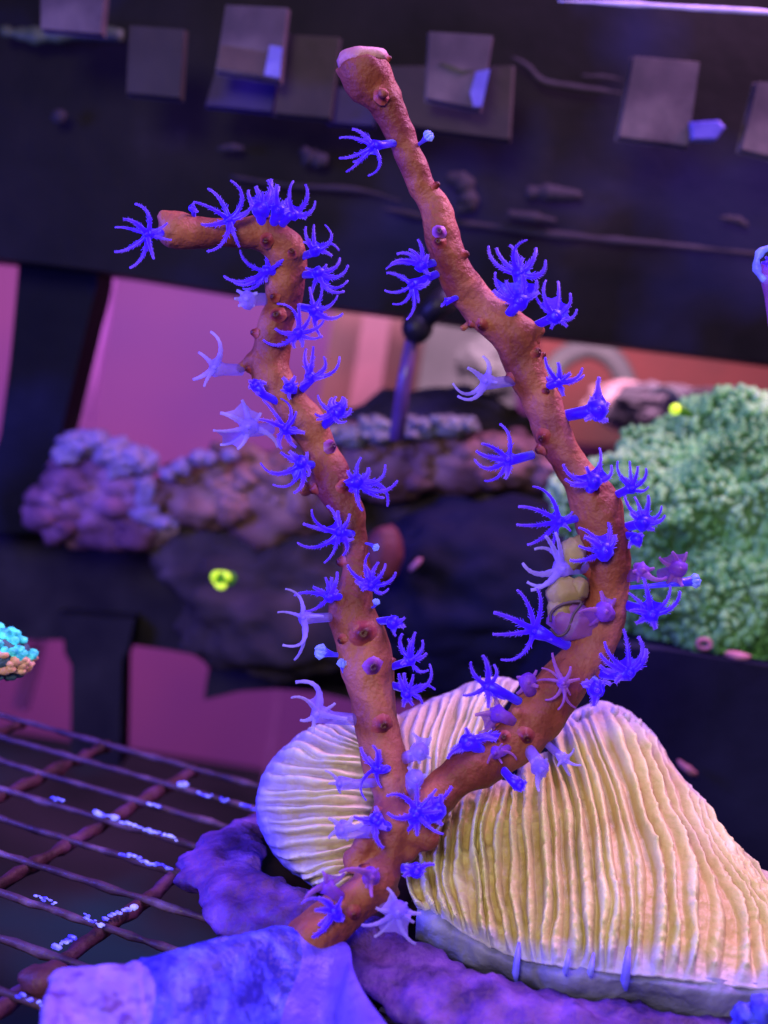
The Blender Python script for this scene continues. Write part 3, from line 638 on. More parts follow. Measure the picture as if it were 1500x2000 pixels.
for i in range(-2, 9):
    a = O+ux*LC*i+uy*SC*(-j0+.15); b = O+ux*LC*i-uy*SC*j1; n = 60
    v_, f_ = tube([a.lerp(b, k/n)+Vector((0, 0, -.10+.02*noise.noise(Vector((i, k*.3, 0))))) for k in range(n+1)], [.072*(1+.25*noise.noise(Vector((i*3, k*.35, 2)))) for k in range(n+1)], 8, bump=.05, bs=5)
    mk('bar', v_, f_, M['bar_purple'], rack)
for j in range(j0, j1+1):
    a = O-ux*LC*2.3-uy*SC*j; b = O+ux*LC*8.3-uy*SC*j; n = 90
    v_, f_ = tube([a.lerp(b, k/n)+Vector((0, 0, -.03)) for k in range(n+1)], [.040*(1+.3*noise.noise(Vector((j*3, k*.35, 7)))) for k in range(n+1)], 7, bump=.022, bs=7)
    mk('bar', v_, f_, M['bar_grey'], rack)
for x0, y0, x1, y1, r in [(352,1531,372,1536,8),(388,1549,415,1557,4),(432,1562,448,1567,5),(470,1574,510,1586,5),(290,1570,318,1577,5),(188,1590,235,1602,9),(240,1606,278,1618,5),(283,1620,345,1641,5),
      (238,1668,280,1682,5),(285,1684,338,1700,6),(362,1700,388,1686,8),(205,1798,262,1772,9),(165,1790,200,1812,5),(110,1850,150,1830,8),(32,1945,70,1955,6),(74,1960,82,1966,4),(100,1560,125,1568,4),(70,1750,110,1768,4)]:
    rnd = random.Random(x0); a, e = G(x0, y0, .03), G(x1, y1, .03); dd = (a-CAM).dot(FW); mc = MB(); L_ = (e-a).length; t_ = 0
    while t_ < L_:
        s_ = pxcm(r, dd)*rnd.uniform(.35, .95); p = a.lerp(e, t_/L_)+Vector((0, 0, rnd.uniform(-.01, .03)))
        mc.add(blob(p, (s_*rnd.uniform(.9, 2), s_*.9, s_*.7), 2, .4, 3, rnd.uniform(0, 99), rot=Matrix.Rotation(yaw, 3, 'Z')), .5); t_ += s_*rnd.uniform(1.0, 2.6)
    mc.build('crust', M['glint'], rack)
v_, f_ = blob(G(92, 1915, .05), (.24, .2, .14), 3, .25, 1.4, 2)
tag(mk('rubble_piece', v_, f_, mat('rubble_brown', [(.3, (.04, .012, .02)), (.7, (.10, .03, .05))], scale=3, bump=.5), origin=G(80, 1915, .1)), 'small rusty brown lump lying on the rack left of the plug', 'rubble')

# ================================================================ tank behind
def Y(px, py, y):
    r = FW + ((float(px)-750)/F_PX)*RT - ((float(py)-1000)/F_PX)*UP
    return CAM + r*(y/r.y)
def prism(poly, y, th, round_=0.0):
    """outline traced on the vertical plane y, extruded th backwards, front edge chamfered"""
    p = [Y(a, b, y) for a, b in poly]; n = len(p); c_ = sum(p, Vector())/n
    inn = [q.lerp(c_, round_) if round_ else q for q in p]
    vs = [q for q in inn]+[q+Vector((0, th*.12 if round_ else 0.001, 0)) for q in p]+[q+Vector((0, th, 0)) for q in p]
    fs = [tuple(range(n))]+[tuple(range(3*n-1, 2*n-1, -1))]
    for l in (0, 1):
        for i in range(n): fs.append((l*n+i, l*n+(i+1) % n, (l+1)*n+(i+1) % n, (l+1)*n+i))
    return vs, fs
def slab(name, poly, y, th, mt, label=None, cat=None, kind=None, group=None, rnd=0.0, parent=None):
    vs, fs = prism(poly, y, th, rnd); c_ = sum(vs, Vector())/len(vs)
    o = mk(name, vs, fs, mt, parent, smooth=False, origin=c_)
    return tag(o, label, cat, group, kind)
M['magenta'] = mat('magenta_backdrop', [(.35, (.12, .026, .16)), (.65, (.17, .036, .15))], rough=.6, scale=.12, detail=2, bump=.05, bscale=10)
M['dark'] = mat('dark_equipment', [(.35, (.003, .0035, .004)), (.6, (.008, .008, .009)), (.8, (.024, .023, .028))], rough=.6, spec=.08, scale=.5, bump=.3, bscale=3, second=(.28, .55, (.010, .013, .055)))  # lighter noise patches are reflections painted into the black
M['dark2'] = mat('dark_rockwork', [(.3, (.014, .012, .022)), (.6, (.032, .028, .036)), (.8, (.055, .05, .06))], rough=.85, spec=.1, scale=.9, bump=.5, bscale=4)
M['navy'] = mat('navy_rock', [(.3, (.008, .008, .022)), (.6, (.014, .015, .04)), (.85, (.03, .035, .07))], rough=.8, spec=.1, scale=.7, bump=.3)  # plain dark navy rock colour
M['floor'] = mat('tank_floor', [(.4, (.008, .006, .014)), (.7, (.02, .012, .03))], rough=.9, spec=.1, scale=.2, bump=.3, second=(.12, .6, (.004, .03, .07)))
z0 = -10.5
vs = [Vector((-60, 45, z0)), Vector((60, 45, z0)), Vector((60, 45, 40)), Vector((-60, 45, 40))]
tag(mk('wall', vs, [(0, 1, 2, 3)], M['magenta'], smooth=False), kind='structure')
vs = [Vector((-60, -4, z0)), Vector((60, -4, z0)), Vector((60, 45, z0)), Vector((-60, 45, z0))]
tag(mk('tank_floor', vs, [(0, 1, 2, 3)], M['floor'], smooth=False), kind='structure')

slab('overflow_box', [(-500,-500),(2000,-500),(2000,775),(1500,708),(1270,680),(1060,655),(840,622),(480,576),(190,528),(-500,445)], 21, 3, M['dark'], 'long black equipment box spanning the top of the tank behind the corals', 'equipment')
slab('upright_post', [(38,500),(192,515),(188,560),(110,880),(75,1040),(-60,1040),(0,850),(20,700)], 22.6, 1.2, M['dark'], 'wide leaning black post at the left edge of the magenta backdrop', 'post')
M['trim1'] = mat('trim_purple', [(.3, (.10, .025, .13)), (.7, (.15, .04, .18))], scale=1, bump=.1)
M['lilac_highlight'] = mat('highlight_lilac', [(.3, (.24, .06, .36)), (.7, (.34, .10, .50))], scale=1, bump=.1)
slab('edge_strip', [(192,525),(222,530),(170,860),(105,900)], 30, .4, M['trim1'], 'dark purple strip along the left edge of the magenta backdrop', 'strip')
slab('edge_strip', [(150,662),(170,668),(132,860),(104,900),(108,860)], 29, .4, M['lilac_highlight'], 'narrow lilac highlight strip in front of the dark purple strip', 'strip')  # bluish highlight along the backdrop's edge, built as a coloured strip
M['rust'] = mat('rusty_pink_panel', [(.3, (.040, .012, .014)), (.6, (.08, .022, .022)), (.8, (.11, .03, .03))], scale=.5, bump=.1)
slab('rusty_panel', [(655,585),(850,612),(800,840),(615,830)], 36, .5, M['rust'], 'rusty pink upright panel between the two orange branches', 'panel')
slab('brown_strip', [(712,600),(765,606),(735,830),(675,830)], 34, .4, mat('dark_brown', [(.3, (.06, .018, .03)), (.7, (.10, .03, .045))], scale=.6), 'dark brown strip standing in front of the rusty pink panel', 'panel')  # plain dark brown tone over the whole strip
M['duskgrey'] = mat('dusky_grey', [(.3, (.016, .016, .015)), (.55, (.035, .033, .032)), (.8, (.06, .06, .05))], rough=.8, scale=.45, bump=.5)
slab('grey_panel', [(838,610),(1000,630),(1010,860),(800,860)], 33, .8, M['duskgrey'], 'dusky grey panel behind the nozzle, between the branches', 'panel')
M['salmon'] = mat('salmon_panel', [(.35, (.20, .040, .030)), (.55, (.12, .034, .026)), (.7, (.06, .030, .024))], rough=.7, scale=.22, bump=.1)
slab('salmon_panel', [(1050,640),(1600,705),(1600,900),(1060,860)], 40, .8, M['salmon'], 'salmon pink panel showing under the black box at the right', 'panel')
q = cat_rom([tuple(Y(x, y, 32)) for x, y in [(1070,740),(1100,700),(1150,680),(1195,700),(1222,745),(1228,800)]], 8)
v_, f_ = tube([Vector(a) for a in q], [.28]*len(q), 10)
tag(mk('curved_hose', v_, f_, M['duskgrey'], origin=q[20]), 'dark curved hose arching in front of the salmon panel', 'hose')
# nozzle
nz = thing('nozzle', Y(780, 820, 19), 'black ball nozzle on a slim violet pipe between the two branches', 'nozzle')
M['black'] = mat('black_plastic', [(.3, (.008, .008, .012)), (.7, (.014, .013, .02))], rough=.4, scale=3, bump=.1)
v_, f_ = tube([Y(806, 655, 19), Y(790, 740, 19), Y(774, 860, 19)], [.10, .11, .12], 14)
mk('pipe', v_, f_, mat('violet_pipe', [(.3, (.09, .04, .16)), (.7, (.17, .09, .28))], rough=.25, spec=.6, scale=2), nz)
v_, f_ = blob(Y(815, 640, 18.9), (.24, .24, .25), 3, .05, 2); mk('ball_head', v_, f_, M['black'], nz)
v_, f_ = tube([Y(822, 630, 18.9), Y(850, 600, 18.8), Y(880, 575, 18.8)], [.17, .19, .2], 12); mk('neck', v_, f_, M['black'], nz)

# pale blocks hanging in front of the black box
M['block'] = mat('pale_block', [(.35, (.024, .018, .028)), (.5, (.060, .044, .056)), (.65, (.12, .095, .10))], rough=.7, scale=.9, bump=.3, bscale=3)
M['block_dim'] = mat('dim_block', [(.35, (.014, .011, .013)), (.65, (.03, .024, .024))], rough=.7, scale=.9, bump=.3)
M['block_violet'] = mat('violet_block', [(.3, (.012, .006, .05)), (.7, (.028, .014, .10))], rough=.6, scale=.9, bump=.3)
M['chip'] = mat('violet_chip', [(.3, (.03, .02, .30)), (.7, (.12, .10, .5))], rough=.4, scale=2, glow=.10)
M['block_brown'] = mat('brown_band', [(.3, (.06, .04, .035)), (.7, (.10, .07, .055))], rough=.8, scale=1.5, bump=.3)
B = [([(78,-40),(206,-30),(198,66),(78,56)], 18.3, 'block', 'pale block cut by the top edge of the photo, near the left corner'),
     ([(252,48),(360,56),(352,192),(246,182)], 18.6, 'block_dim', 'dim grey-mauve block second from the left in the top row'),
     ([(440,8),(562,14),(547,158),(420,138)], 18.2, 'block', 'pale pinkish block with a brown band across its foot, above the bent branch tip'),
     ([(560,66),(664,72),(645,232),(535,222)], 18.9, 'block_dim', 'dim grey block just left of the cut top of the right branch'),
     ([(838,60),(963,68),(940,214),(832,192)], 18.2, 'block', 'pale block with a dark crack, right of the cut top of the right branch'),
     ([(752,128),(1006,128),(998,273),(880,258),(760,238)], 19.0, 'block_dim', 'wide dim block behind the cracked pale block'),
     ([(1238,108),(1368,120),(1345,286),(1208,268)], 18.4, 'block', 'tall pale mauve block standing alone at the upper right'),
     ([(1480,158),(1600,165),(1580,325),(1448,292)], 18.4, 'block', 'pale block cut by the right edge of the photo'),
     ([(425,120),(545,150),(532,218),(400,205)], 19.2, 'block_violet', 'dark violet block under the pinkish block with the brown band'),
     ([(655,170),(745,180),(730,245),(640,238)], 19.3, 'block_violet', 'dark violet block just below the cut top of the right branch')]
for poly, y, mt, lab in B:
    o = slab('ceramic_block', poly, y, .22, M[mt], lab, 'block', group='blocks hanging in front of the black box', rnd=.06)
    bv = o.modifiers.new('b', 'BEVEL'); bv.width = .13*U; bv.segments = 3
    if 'brown band' in lab:
        slab('lower_band', [(431,88),(553,108),(548,152),(424,132)], y-.03, .05, M['block_brown']).parent = o; k = C.objects[-1]
        k.location = k.location-o.location; k['label'] = 'brown band'
        slab('blue_corner', [(527,88),(551,92),(546,152),(516,146)], y-.06, .05, M['chip']).parent = o; k = C.objects[-1]; k.location = k.location-o.location; k['label'] = 'blue-violet light painted on the corner'  # blue light on the right edge, painted as a glowing piece
    if 'crack' in lab:
        slab('crack', [(858,122),(880,128),(902,138),(925,136),(903,144),(878,135)], y-.02, .03, M['black']).parent = o; k = C.objects[-1]; k.location = k.location-o.location
        slab('blue_corner', [(930,140),(957,135),(941,208),(925,208),(918,180)], y-.04, .05, M['chip']).parent = o; k = C.objects[-1]; k.location = k.location-o.location; k['label'] = 'blue-violet light painted on the corner'
slab('violet_chip', [(1348,238),(1405,234),(1418,248),(1400,272),(1352,272)], 18.3, .25, M['chip'], 'small bright violet chip right of the tall mauve block', 'chip', rnd=.15)
M['streak'] = mat('painted_reflection', [(.35, (.010, .008, .014)), (.6, (.022, .02, .03)), (.8, (.05, .045, .06))], rough=.8, scale=.7, bump=.4)  # faint reflections on the black box, painted as thin pale shapes
def strand(pts, y, r, name, lab, cat, mt='streak'):
    q = cat_rom([(*Y(a, b, y),) for a, b in pts], 8); n = len(q)
    v_, f_ = tube([Vector(a) for a in q], [r*(.35+.65*math.sin(math.pi*(k+.5)/n))*(1+.5*noise.noise(Vector((k*.4, pts[0][0], 0)))) for k in range(n)], 8, flat=.6, bump=r*.5, bs=1.6)
    tag(mk(name, v_, f_, M[mt], origin=q[n//2]), lab, cat)
strand([(1000,112),(1030,130),(1060,158),(1120,170),(1215,182)], 20.5, .055, 'reflection_strand', 'pale grey reflection painted on the black box left of the tall mauve block', 'strand')
strand([(1135,148),(1180,150),(1215,156)], 20.6, .03, 'reflection_strand', 'short pale dash just above the longer grey reflection', 'strand')
strand([(740,405),(860,430),(1000,448),(1150,466),(1300,478),(1480,497)], 20.7, .07, 'reflection_line', 'long thin pale seam running across the lower part of the black box', 'glare')
strand([(990,418),(1040,424),(1085,432)], 20.6, .09, 'reflection_strand', 'short grey reflection above the long pale seam', 'strand')
strand([(1405,425),(1440,430),(1460,442)], 20.6, .07, 'reflection_strand', 'small pale reflection near the right edge, above the long seam', 'strand')
strand([(870,345),(905,360),(915,400),(890,410)], 20.6, .18, 'reflection_patch', 'smoky grey reflection right of the upper right branch', 'silt patch')
strand([(1025,378),(1080,375),(1135,382)], 20.6, .14, 'reflection_patch', 'smoky grey reflection in the middle of the black box', 'silt patch')
strand([(110,215),(118,240)], 20.5, .15, 'reflection_patch', 'small round pale reflection at the top of the faint loop', 'silt patch')
strand([(425,290),(450,288),(475,291)], 20.6, .09, 'reflection_strand', 'tiny pale reflection on the black box above the bent branch tip', 'strand')
strand([(590,290),(610,310),(640,312)], 20.6, .16, 'reflection_patch', 'smoky reflection left of the small lone polyp', 'silt patch')
strand([(450,345),(560,362),(700,372),(780,392)], 20.7, .05, 'reflection_line', 'thin faint seam on the black box above the left branch', 'glare')
strand([(0,60),(60,68),(140,62),(240,70)], 20.4, .16, 'algae_strand', 'greenish strand at the top left corner', 'algae', 'algae') if M.setdefault('algae', mat('algae_dim', [(.3, (.02, .03, .02)), (.7, (.06, .09, .05))], scale=1.2, bump=.5)) else None
strand([(1090,2),(1230,8),(1360,16),(1500,24),(1620,36)], 17, .035, 'water_line', 'bright thin water line along the top right corner', 'water line', 'bright') if M.setdefault('bright', mat('bright_waterline', [(.3, (.35, .3, .6)), (.7, (.7, .65, .95))], scale=1.2, bump=.3)) else None

# shelf, pillar and rocks
slab('rock_shelf', [(-300,1000),(75,1040),(300,1050),(700,1080),(900,1100),(1300,1100),(1300,1330),(900,1372),(690,1368),(620,1352),(540,1346),(470,1350),(398,1367),(403,1330),(412,1285),(330,1270),(255,1259),(130,1250),(60,1250),(-300,1215)], 24, 4, M['dark2'], 'dark rock shelf with a hooked lower edge behind the branches', 'shelf')
slab('support_pillar', [(110,1200),(262,1210),(252,1262),(238,1292),(234,1500),(138,1480),(139,1300),(126,1275),(124,1250)], 23.4, .8, M['dark2'], 'dark square pillar holding up the rock shelf at the left', 'pillar')
slab('thin_post', [(540,1340),(552,1340),(525,1545),(510,1545)], 38, .3, M['trim1'], 'thin dark post in front of the magenta backdrop left of the cream coral', 'post')
slab('side_post', [(60,1250),(86,1250),(50,1390),(22,1380)], 30, .4, M['trim1'], 'slanting dark purple bar behind the turquoise coral at the left edge', 'post')
def rock(name, px, py, y, rx, ry, rz, mt, lab, cat='rock', seed=1, amp=.35, sc=1.3, n=5, rid=.08):
    c_ = Y(px, py, y); v_, f_ = blob(c_, (rx, ry, rz), n, amp, sc, seed, rid=rid)
    return tag(mk(name, v_, f_, mt, origin=c_), lab, cat)
M['rock_mauve'] = mat('rock_mauve', [(.35, (.07, .025, .07)), (.5, (.19, .08, .17)), (.68, (.36, .18, .36))], rough=.85, scale=1.0, bump=.6, bscale=4)
M['rock_brown'] = mat('rock_brown', [(.35, (.07, .035, .04)), (.52, (.19, .095, .10)), (.7, (.34, .20, .21))], rough=.85, scale=.9, bump=.6, bscale=4)
M['rock_dim'] = mat('rock_dim', [(.3, (.022, .018, .024)), (.55, (.06, .045, .055)), (.8, (.14, .10, .13))], rough=.9, spec=.1, scale=.9, bump=.6, bscale=4)
M['lav'] = mat('lavender_growth', [(.3, (.15, .11, .25)), (.7, (.28, .22, .40))], rough=.5, scale=1.5, bump=.3)
M['pale'] = mat('pale_beads', [(.3, (.12, .12, .13)), (.7, (.26, .27, .26))], rough=.5, scale=1.2, bump=.2)
def fluffy(name, cl, y, mt, lab, size, seed, cat='rock', dens=26):
    """cauliflower-like clump: body ellipsoids covered in small lumps"""
    rnd = random.Random(seed); mbf = MB(); c0 = Y(cl[0][0], cl[0][1], y)
    for px_, py_, rx, rz in cl:
        c_ = Y(px_, py_, y); v_, f_ = blob(c_, (rx, .6, rz), 4, .3, 1.5, px_*.01, rid=.1); mbf.add((v_, f_), .3)
        for _ in range(int(dens*rx*rz/size*.35)):
            a_ = rnd.uniform(-.6, math.pi+.6); k = rnd.uniform(.55, 1.0)
            p = c_+Vector((math.cos(a_)*rx*k, -.6*math.sqrt(max(0, 1-k*k))-.05, math.sin(a_)*rz*k)); s_ = size*rnd.uniform(.5, 1.4)
            mbf.add(blob(p, (s_*1.1, s_, s_*.8), 2, .35, 2.2, rnd.uniform(0, 50)), rnd.random())
    return tag(mbf.build(name, mt, origin=c0), lab, cat)
r1 = fluffy('live_rock', [(190,965,.85,.72),(145,990,.6,.75),(250,985,.55,.6),(200,1020,.95,.5)], 22, M['rock_mauve'], 'fluffy mauve rock with glowing lavender caps in front of the magenta backdrop', .24, 3)
for x, y, a, b2 in [(150,868,.26,.15),(185,862,.24,.14),(215,880,.28,.17),(255,893,.24,.16),(284,905,.17,.18),(285,960,.12,.22),(290,1005,.2,.12),(130,890,.18,.12),(235,912,.2,.14),(318,1020,.18,.10)]:
    c_ = Y(x, y, 21.3); v_, f_ = blob(c_, (a*1.35, a*.9, b2*1.35), 4, .5, 1.5, x)
    o = mk('growth', v_, f_, M['lav'], origin=c_); o.parent = r1; o.location = o.location-r1.location
r2 = fluffy('live_rock', [(400,970,1.0,.62),(480,930,.8,.5),(520,980,1.0,.8),(600,960,.8,.8)], 21.8, M['rock_brown'], 'fluffy brown rock with small lavender knobs between the mauve rock and the left branch', .17, 11)
for x, y, a in [(330,925,.16),(355,912,.17),(388,893,.16),(410,896,.14),(450,888,.15)]:
    c_ = Y(x, y, 21.0); v_, f_ = blob(c_, (a, a*.9, a*.8), 4, .4, 2.0, x)
    o = mk('growth', v_, f_, M['lav'], origin=c_); o.parent = r2; o.location = o.location-r2.location
fluffy('live_rock', [(690,900,.7,.6),(760,905,.9,.6),(880,905,1.0,.55),(990,900,1.0,.5)], 21.6, M['rock_brown'], 'fluffy mauve-brown rock under the pale ridge, between the branches', .15, 17)
rock('live_rock', 560, 1160, 22.2, 2.5, 1.2, 1.5, M['rock_dim'], 'wide dim brownish rock behind the middle of the left branch', seed=21)
rock('live_rock', 860, 1040, 22.8, 3.1, 1.3, 2.6, M['rock_dim'], 'dark rounded rock mass filling the gap between the two branches', seed=34, amp=.25)
rock('live_rock', 1000, 1180, 21, 2.6, 1.2, 1.7, M['navy'], 'navy-dark rock low between the branches', seed=41, amp=.2)
rock('sponge', 748, 1085, 19.5, .32, .3, .50, mat('reddish_sponge', [(.3, (.09, .02, .03)), (.7, (.17, .05, .06))], scale=1, bump=.3), 'reddish-brown oval sponge just right of the left branch', 'sponge', seed=2, amp=.1, n=4)
rock('live_rock', 1290, 800, 27, 1.1, .7, .55, M['rock_dim'], 'small dark rock behind the green mound, under the salmon panel', seed=51)
rock('live_rock', 1420, 815, 26, 1.2, .7, .55, M['rock_dim'], 'dark rock at the right edge behind the green mound', seed=57)
rock('live_rock', 1220, 790, 28, .9, .6, .5, M['rock_brown'], 'brownish rock between the right branch and the green mound', seed=61)
rock('live_rock', 960, 720, 30, .8, .5, .7, M['duskgrey'], 'grey lump in front of the grey panel behind the pale three-armed polyp', seed=67)
strand([(1270,768),(1300,760),(1325,780),(1328,800)], 25, .10, 'pale_crust', 'pale curl on the dark rock left of the yellow-green spot', 'crust', 'pale')
strand([(1420,765),(1440,780),(1455,800)], 24.5, .12, 'pale_crust', 'pale bluish streak on the dark rock near the right edge', 'crust', 'lav')
slab('dark_ledge', [(1120,1285),(1190,1262),(1300,1270),(1500,1302),(1800,1350),(1800,2500),(1000,2500),(1000,1500)], 17.2, 3.5, M['navy'], 'navy-black ledge under the green mound at the lower right', 'ledge')

def beads(parent_c, r, n, mt, name, lab, cat, size, up=-.1, seed=5, kind='stuff'):
    rnd = random.Random(seed); root = MB(); v, f = ico(1)
    base_v, base_f = blob(parent_c, Vector(r)*.97, 5, .26, 1.7, seed)
    th_ = thing(name, parent_c, lab, cat)
    mk('mound', base_v, base_f, M['green_dark'] if 'green' in name else M['rock_dim'], th_)
    for _ in range(n):
        while True:
            q = Vector((rnd.gauss(0, 1), rnd.gauss(0, 1), rnd.gauss(0, 1))).normalized()
            if q.y < .25 and q.z > up: break
        k = 1+.26*noise.fractal(q*1.7+Vector((seed, seed*1.7, -seed)), 1.0, 2.0, 4)
        p = Vector(parent_c)+Vector((q.x*r[0], q.y*r[1], q.z*r[2]))*k*.985
        s = rnd.uniform(.45, 1.3)*size*(1+.5*noise.noise(q*5)); st = Vector((rnd.uniform(.8, 1.2), 1, rnd.uniform(.8, 1.5)))*s
        root.add(([p+q*s*.5+Vector((a.x*st.x, a.y*st.y, a.z*st.z)) for a in v], f), rnd.random())
    o = root.build('bead', mt, th_); o['kind'] = 'stuff'
    return th_
M['green_dark'] = mat('green_mound_base', [(.3, (.04, .14, .05)), (.7, (.10, .28, .10))], scale=1.5, bump=.5)
M['green'] = mat('green_beads', [(.34, (.06, .24, .06)), (.5, (.17, .50, .15)), (.68, (.36, .72, .28))], rough=.5, scale=.7, bump=.1, tone=[(0, (.8, .8, .8)), (1, (1.12, 1.1, 1.1))])
M['paleb'] = mat('pale_bead_coral', [(.3, (.14, .13, .15)), (.7, (.28, .30, .28))], rough=.5, scale=.8, bump=.1, tone=[(0, (.55, .55, .6)), (1, (1.2, 1.2, 1.2))])
beads(Y(1530, 1115, 19), (3.25, 1.6, 2.6), 9000, M['green'], 'green_mound_coral', 'big green mound of tiny bead-like polyps at the right edge', 'coral', .066, up=-.8)
fluffy('pale_coral_ridge', [(680,850,.35,.22),(740,843,.4,.25),(810,838,.4,.22),(870,832,.35,.2),(905,830,.25,.15)], 21.2, M['paleb'], 'pale grey fluffy ridge between the two branches', .075, 23, 'coral', 30)

# glowing green dots, pink bits
M['yg'] = mat('yellow_green_glow', [(.3, (.45, .85, .02)), (.7, (.7, 1.0, .05))], scale=3, glow=.8, bump=.1)
M['gg'] = mat('green_glow', [(.3, (.03, .16, .01)), (.7, (.10, .3, .02))], scale=3, glow=.25, bump=.1)
t = thing('zoanthid', Y(1322, 799, 17.2), 'glowing yellow-green dot with a short green tail on the rim of the green mound', 'polyp')
v_, f_ = blob(Y(1319, 799, 17.2), .085, 2, .1); mk('head', v_, f_, M['yg'], t)
v_, f_ = tube([Y(1325, 797, 17.2), Y(1340, 805, 17.3), Y(1352, 812, 17.4)], [.08, .06, .03], 8); mk('tail', v_, f_, M['gg'], t)
t = thing('zoanthid', Y(431, 1131, 19), 'glowing green ring-shaped polyp on the dark rock left of the left branch', 'polyp')
q = [Y(431, 1131, 19)+Vector((math.cos(a), 0, math.sin(a)))*.12 for a in [i*2*math.pi/20 for i in range(19)]]
v_, f_ = tube(q, [.035+.02*math.sin(i*.9) for i in range(19)], 7); mk('ring', v_, f_, M['yg'], t)
v_, f_ = blob(Y(431, 1131, 19.1), (.10, .06, .10), 2, .15, 2); mk('disc', v_, f_, M['gg'], t)
v_, f_ = blob(Y(450, 1130, 19.15), (.10, .05, .11), 2, .15, 2); mk('side_lobe', v_, f_, M['gg'], t)
M['pinkbit'] = mat('pink_bit', [(.3, (.35, .12, .16)), (.7, (.55, .25, .32))], scale=3, bump=.3)
q = [Y(1375, 1258, 16.9)+Vector((math.cos(a)*1.1, 0, math.sin(a)*.8))*.08 for a in [i*2*math.pi/14 for i in range(15)]]
v_, f_ = tube(q, [.035]*15, 7); tag(mk('pink_ring', v_, f_, M['pinkbit'], origin=q[0]), 'small pink ring lying on the navy ledge', 'debris')
c_ = Y(1440, 1280, 17.0); v_, f_ = blob(c_, (.19, .1, .06), 2, .3, 2, 4); tag(mk('pink_flake', v_, f_, M['pinkbit'], origin=c_), 'flat pink flake on the navy ledge right of the pink ring', 'debris')
c_ = Y(1342, 1500, 17.0); v_, f_ = blob(c_, (.20, .06, .05), 2, .5, 2, 9, rot=Matrix.Rotation(.5, 3, 'Y')); tag(mk('pale_fleck', v_, f_, M['pinkbit'], origin=c_), 'pale fleck on the face of the navy ledge beside the cream coral', 'debris')
c_ = Y(812, 1102, 19.2); v_, f_ = blob(c_, (.05, .04, .14), 2, .4, 2, 5, rot=Matrix.Rotation(.6, 3, 'Y')); tag(mk('pale_fleck', v_, f_, M['pinkbit'], origin=c_), 'pale pointed fleck right of the reddish sponge', 'debris')

# ================================================================ corals cut by the edges of the photo
M['teal'] = mat('turquoise_glow', [(.35, (.01, .22, .35)), (.6, (.10, .80, .85))], rough=.4, scale=9, glow=.5, bump=.3)
M['orange'] = mat('orange_tissue', [(.3, (.45, .20, .10)), (.7, (.80, .50, .36))], rough=.4, scale=6, glow=.08, bump=.3)
M['tealdark'] = mat('teal_dark', [(.3, (.02, .06, .12)), (.7, (.08, .15, .22))], rough=.5, scale=6, bump=.4)
cc = P(-22, 1272, 13)
t = thing('stony_coral', cc, 'turquoise and orange knobbly coral tip poking in at the left edge', 'coral')
v_, f_ = blob(cc, (.45, .35, .27), 4, .12, 2, 3); mk('core', v_, f_, M['tealdark'], t)
rnd = random.Random(4)
for k in range(150):
    q = Vector((rnd.gauss(0, 1), rnd.gauss(0, 1)-.6, rnd.gauss(0, 1))).normalized()
    if q.y > .3: continue
    p = cc+Vector((q.x*.46, q.y*.35, q.z*.275)); hh = q.z+.35*q.x
    mt = M['teal'] if hh > .45 else (M['orange'] if hh > -.35 else M['tealdark'])
    v_, f_ = blob(p, (rnd.uniform(.05, .085), .05, rnd.uniform(.035, .06)), 2, .25, 3, k); mk('knob', v_, f_, mt, t)
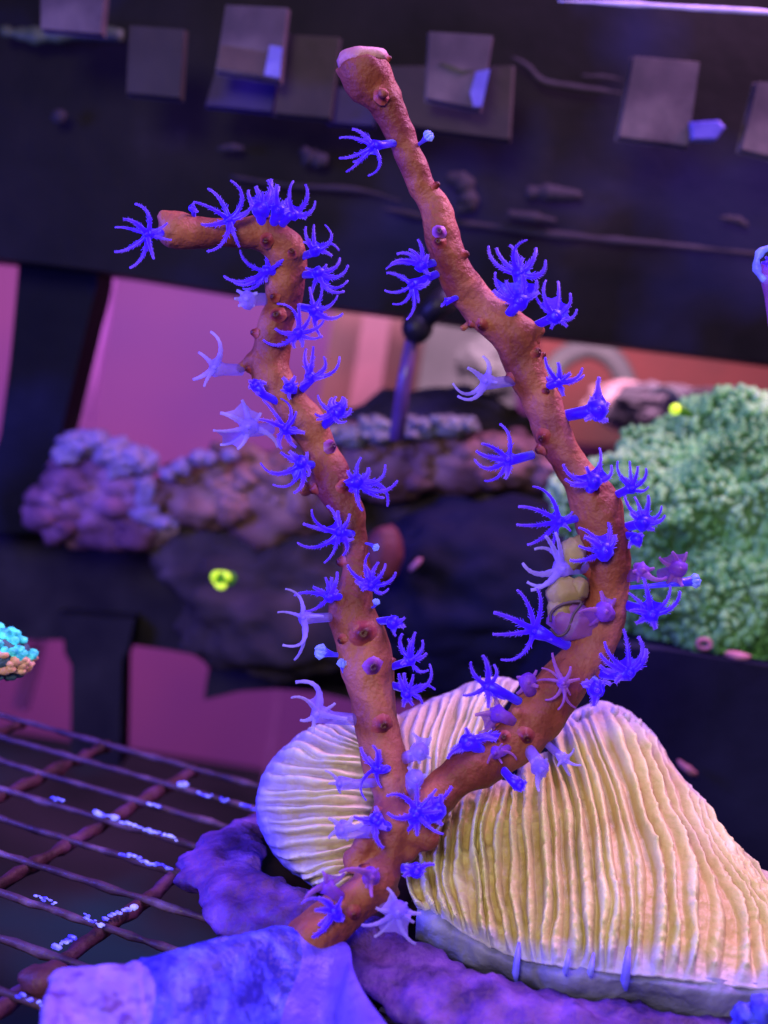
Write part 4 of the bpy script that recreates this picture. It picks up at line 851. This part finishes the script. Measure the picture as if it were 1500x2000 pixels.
def edge_polyp(name, cx, cy, d, rr_, lab, y2):
    t = thing(name, P(cx, y2, d), lab, 'polyp'); c_ = P(cx, cy, d)
    q = [c_+(RT*math.cos(a)+UP*math.sin(a)*1.25)*rr_ for a in [i*2*math.pi/18 for i in range(19)]]
    v_, f_ = tube(q, [rr_*.3*(1+.3*math.sin(i*2.1)) for i in range(19)], 8); mk('ring', v_, f_, M['polyp_bright'], t, attr=[.8]*len(v_))
    for k in range(6):
        a = k; b = c_+(RT*math.cos(a)+UP*math.sin(a))*rr_*.6
        v_, f_ = tube([c_, c_.lerp(b, .5)-FW*.05, b], [rr_*.18, rr_*.2, rr_*.1], 7); mk('tentacle', v_, f_, M['polyp'], t, attr=[.4]*len(v_))
    v_, f_ = tube([c_+FW*.05, c_.lerp(P(cx+10, y2, d), .5), P(cx+14, y2, d+.1)], [rr_*.9, rr_*.5, rr_*.6], 10, bump=.03); mk('stalk', v_, f_, M['polyp_pink'], t, attr=[.2]*len(v_))
edge_polyp('edge_polyp', 1502, 516, 12.5, .13, 'blue ring-shaped polyp cut by the right edge of the photo', 640)
t = thing('blue_frag', G(1500, 2000, .5), 'lumpy bright blue fragment in the bottom right corner', 'coral')
for k, (x, y, r) in enumerate([(1455,1985,.10),(1490,1975,.13),(1520,1990,.15),(1470,2010,.13),(1500,2020,.16),(1445,2012,.09)]):
    v_, f_ = blob(P(x, y, 10.0), r, 3, .25, 2.5, k*3.3); mk('lump', v_, f_, M['plug_blue'], t)

# tan folds of bare tissue on the right branch
M['tan'] = mat('tan_tissue', [(.3, (.26, .18, .09)), (.6, (.40, .31, .17)), (.8, (.45, .34, .36))], rough=.5, scale=1.6, bump=.3, sss=.2)
for x, y, a, c2, sd in [(1118,1082,26,34,3), (1103,1160,36,34,8), (1095,1190,26,26,12), (1130,1150,20,24,5)]:
    v_, f_ = blob(P(x, y, 12.15), (pxcm(a, 12.1), .12, pxcm(c2, 12.1)), 3, .25, 2.2, sd); o = mk('tissue_fold', v_, f_, M['tan'], coral); o['label'] = 'tan fold of bare tissue'
q = cat_rom([tuple(P(x, y, 12.0)) for x, y in [(1075,1215),(1078,1195),(1100,1180),(1135,1176),(1120,1200),(1108,1232),(1090,1242),(1075,1228)]], 6)
v_, f_ = tube([Vector(p_) for p_ in q], [.014]*len(q), 7); mk('tissue_fold', v_, f_, mat('dark_edge', [(.3, (.06, .035, .07)), (.7, (.12, .07, .12))], scale=4), coral)['label'] = 'dark curled edge of tissue'
v_, f_ = blob(P(1120, 1215, 12.12), (pxcm(48, 12.1), .13, pxcm(36, 12.1)), 3, .3, 2.2, 21); mk('tissue_fold', v_, f_, M['polyp_pink'], coral, attr=[.3]*len(v_))
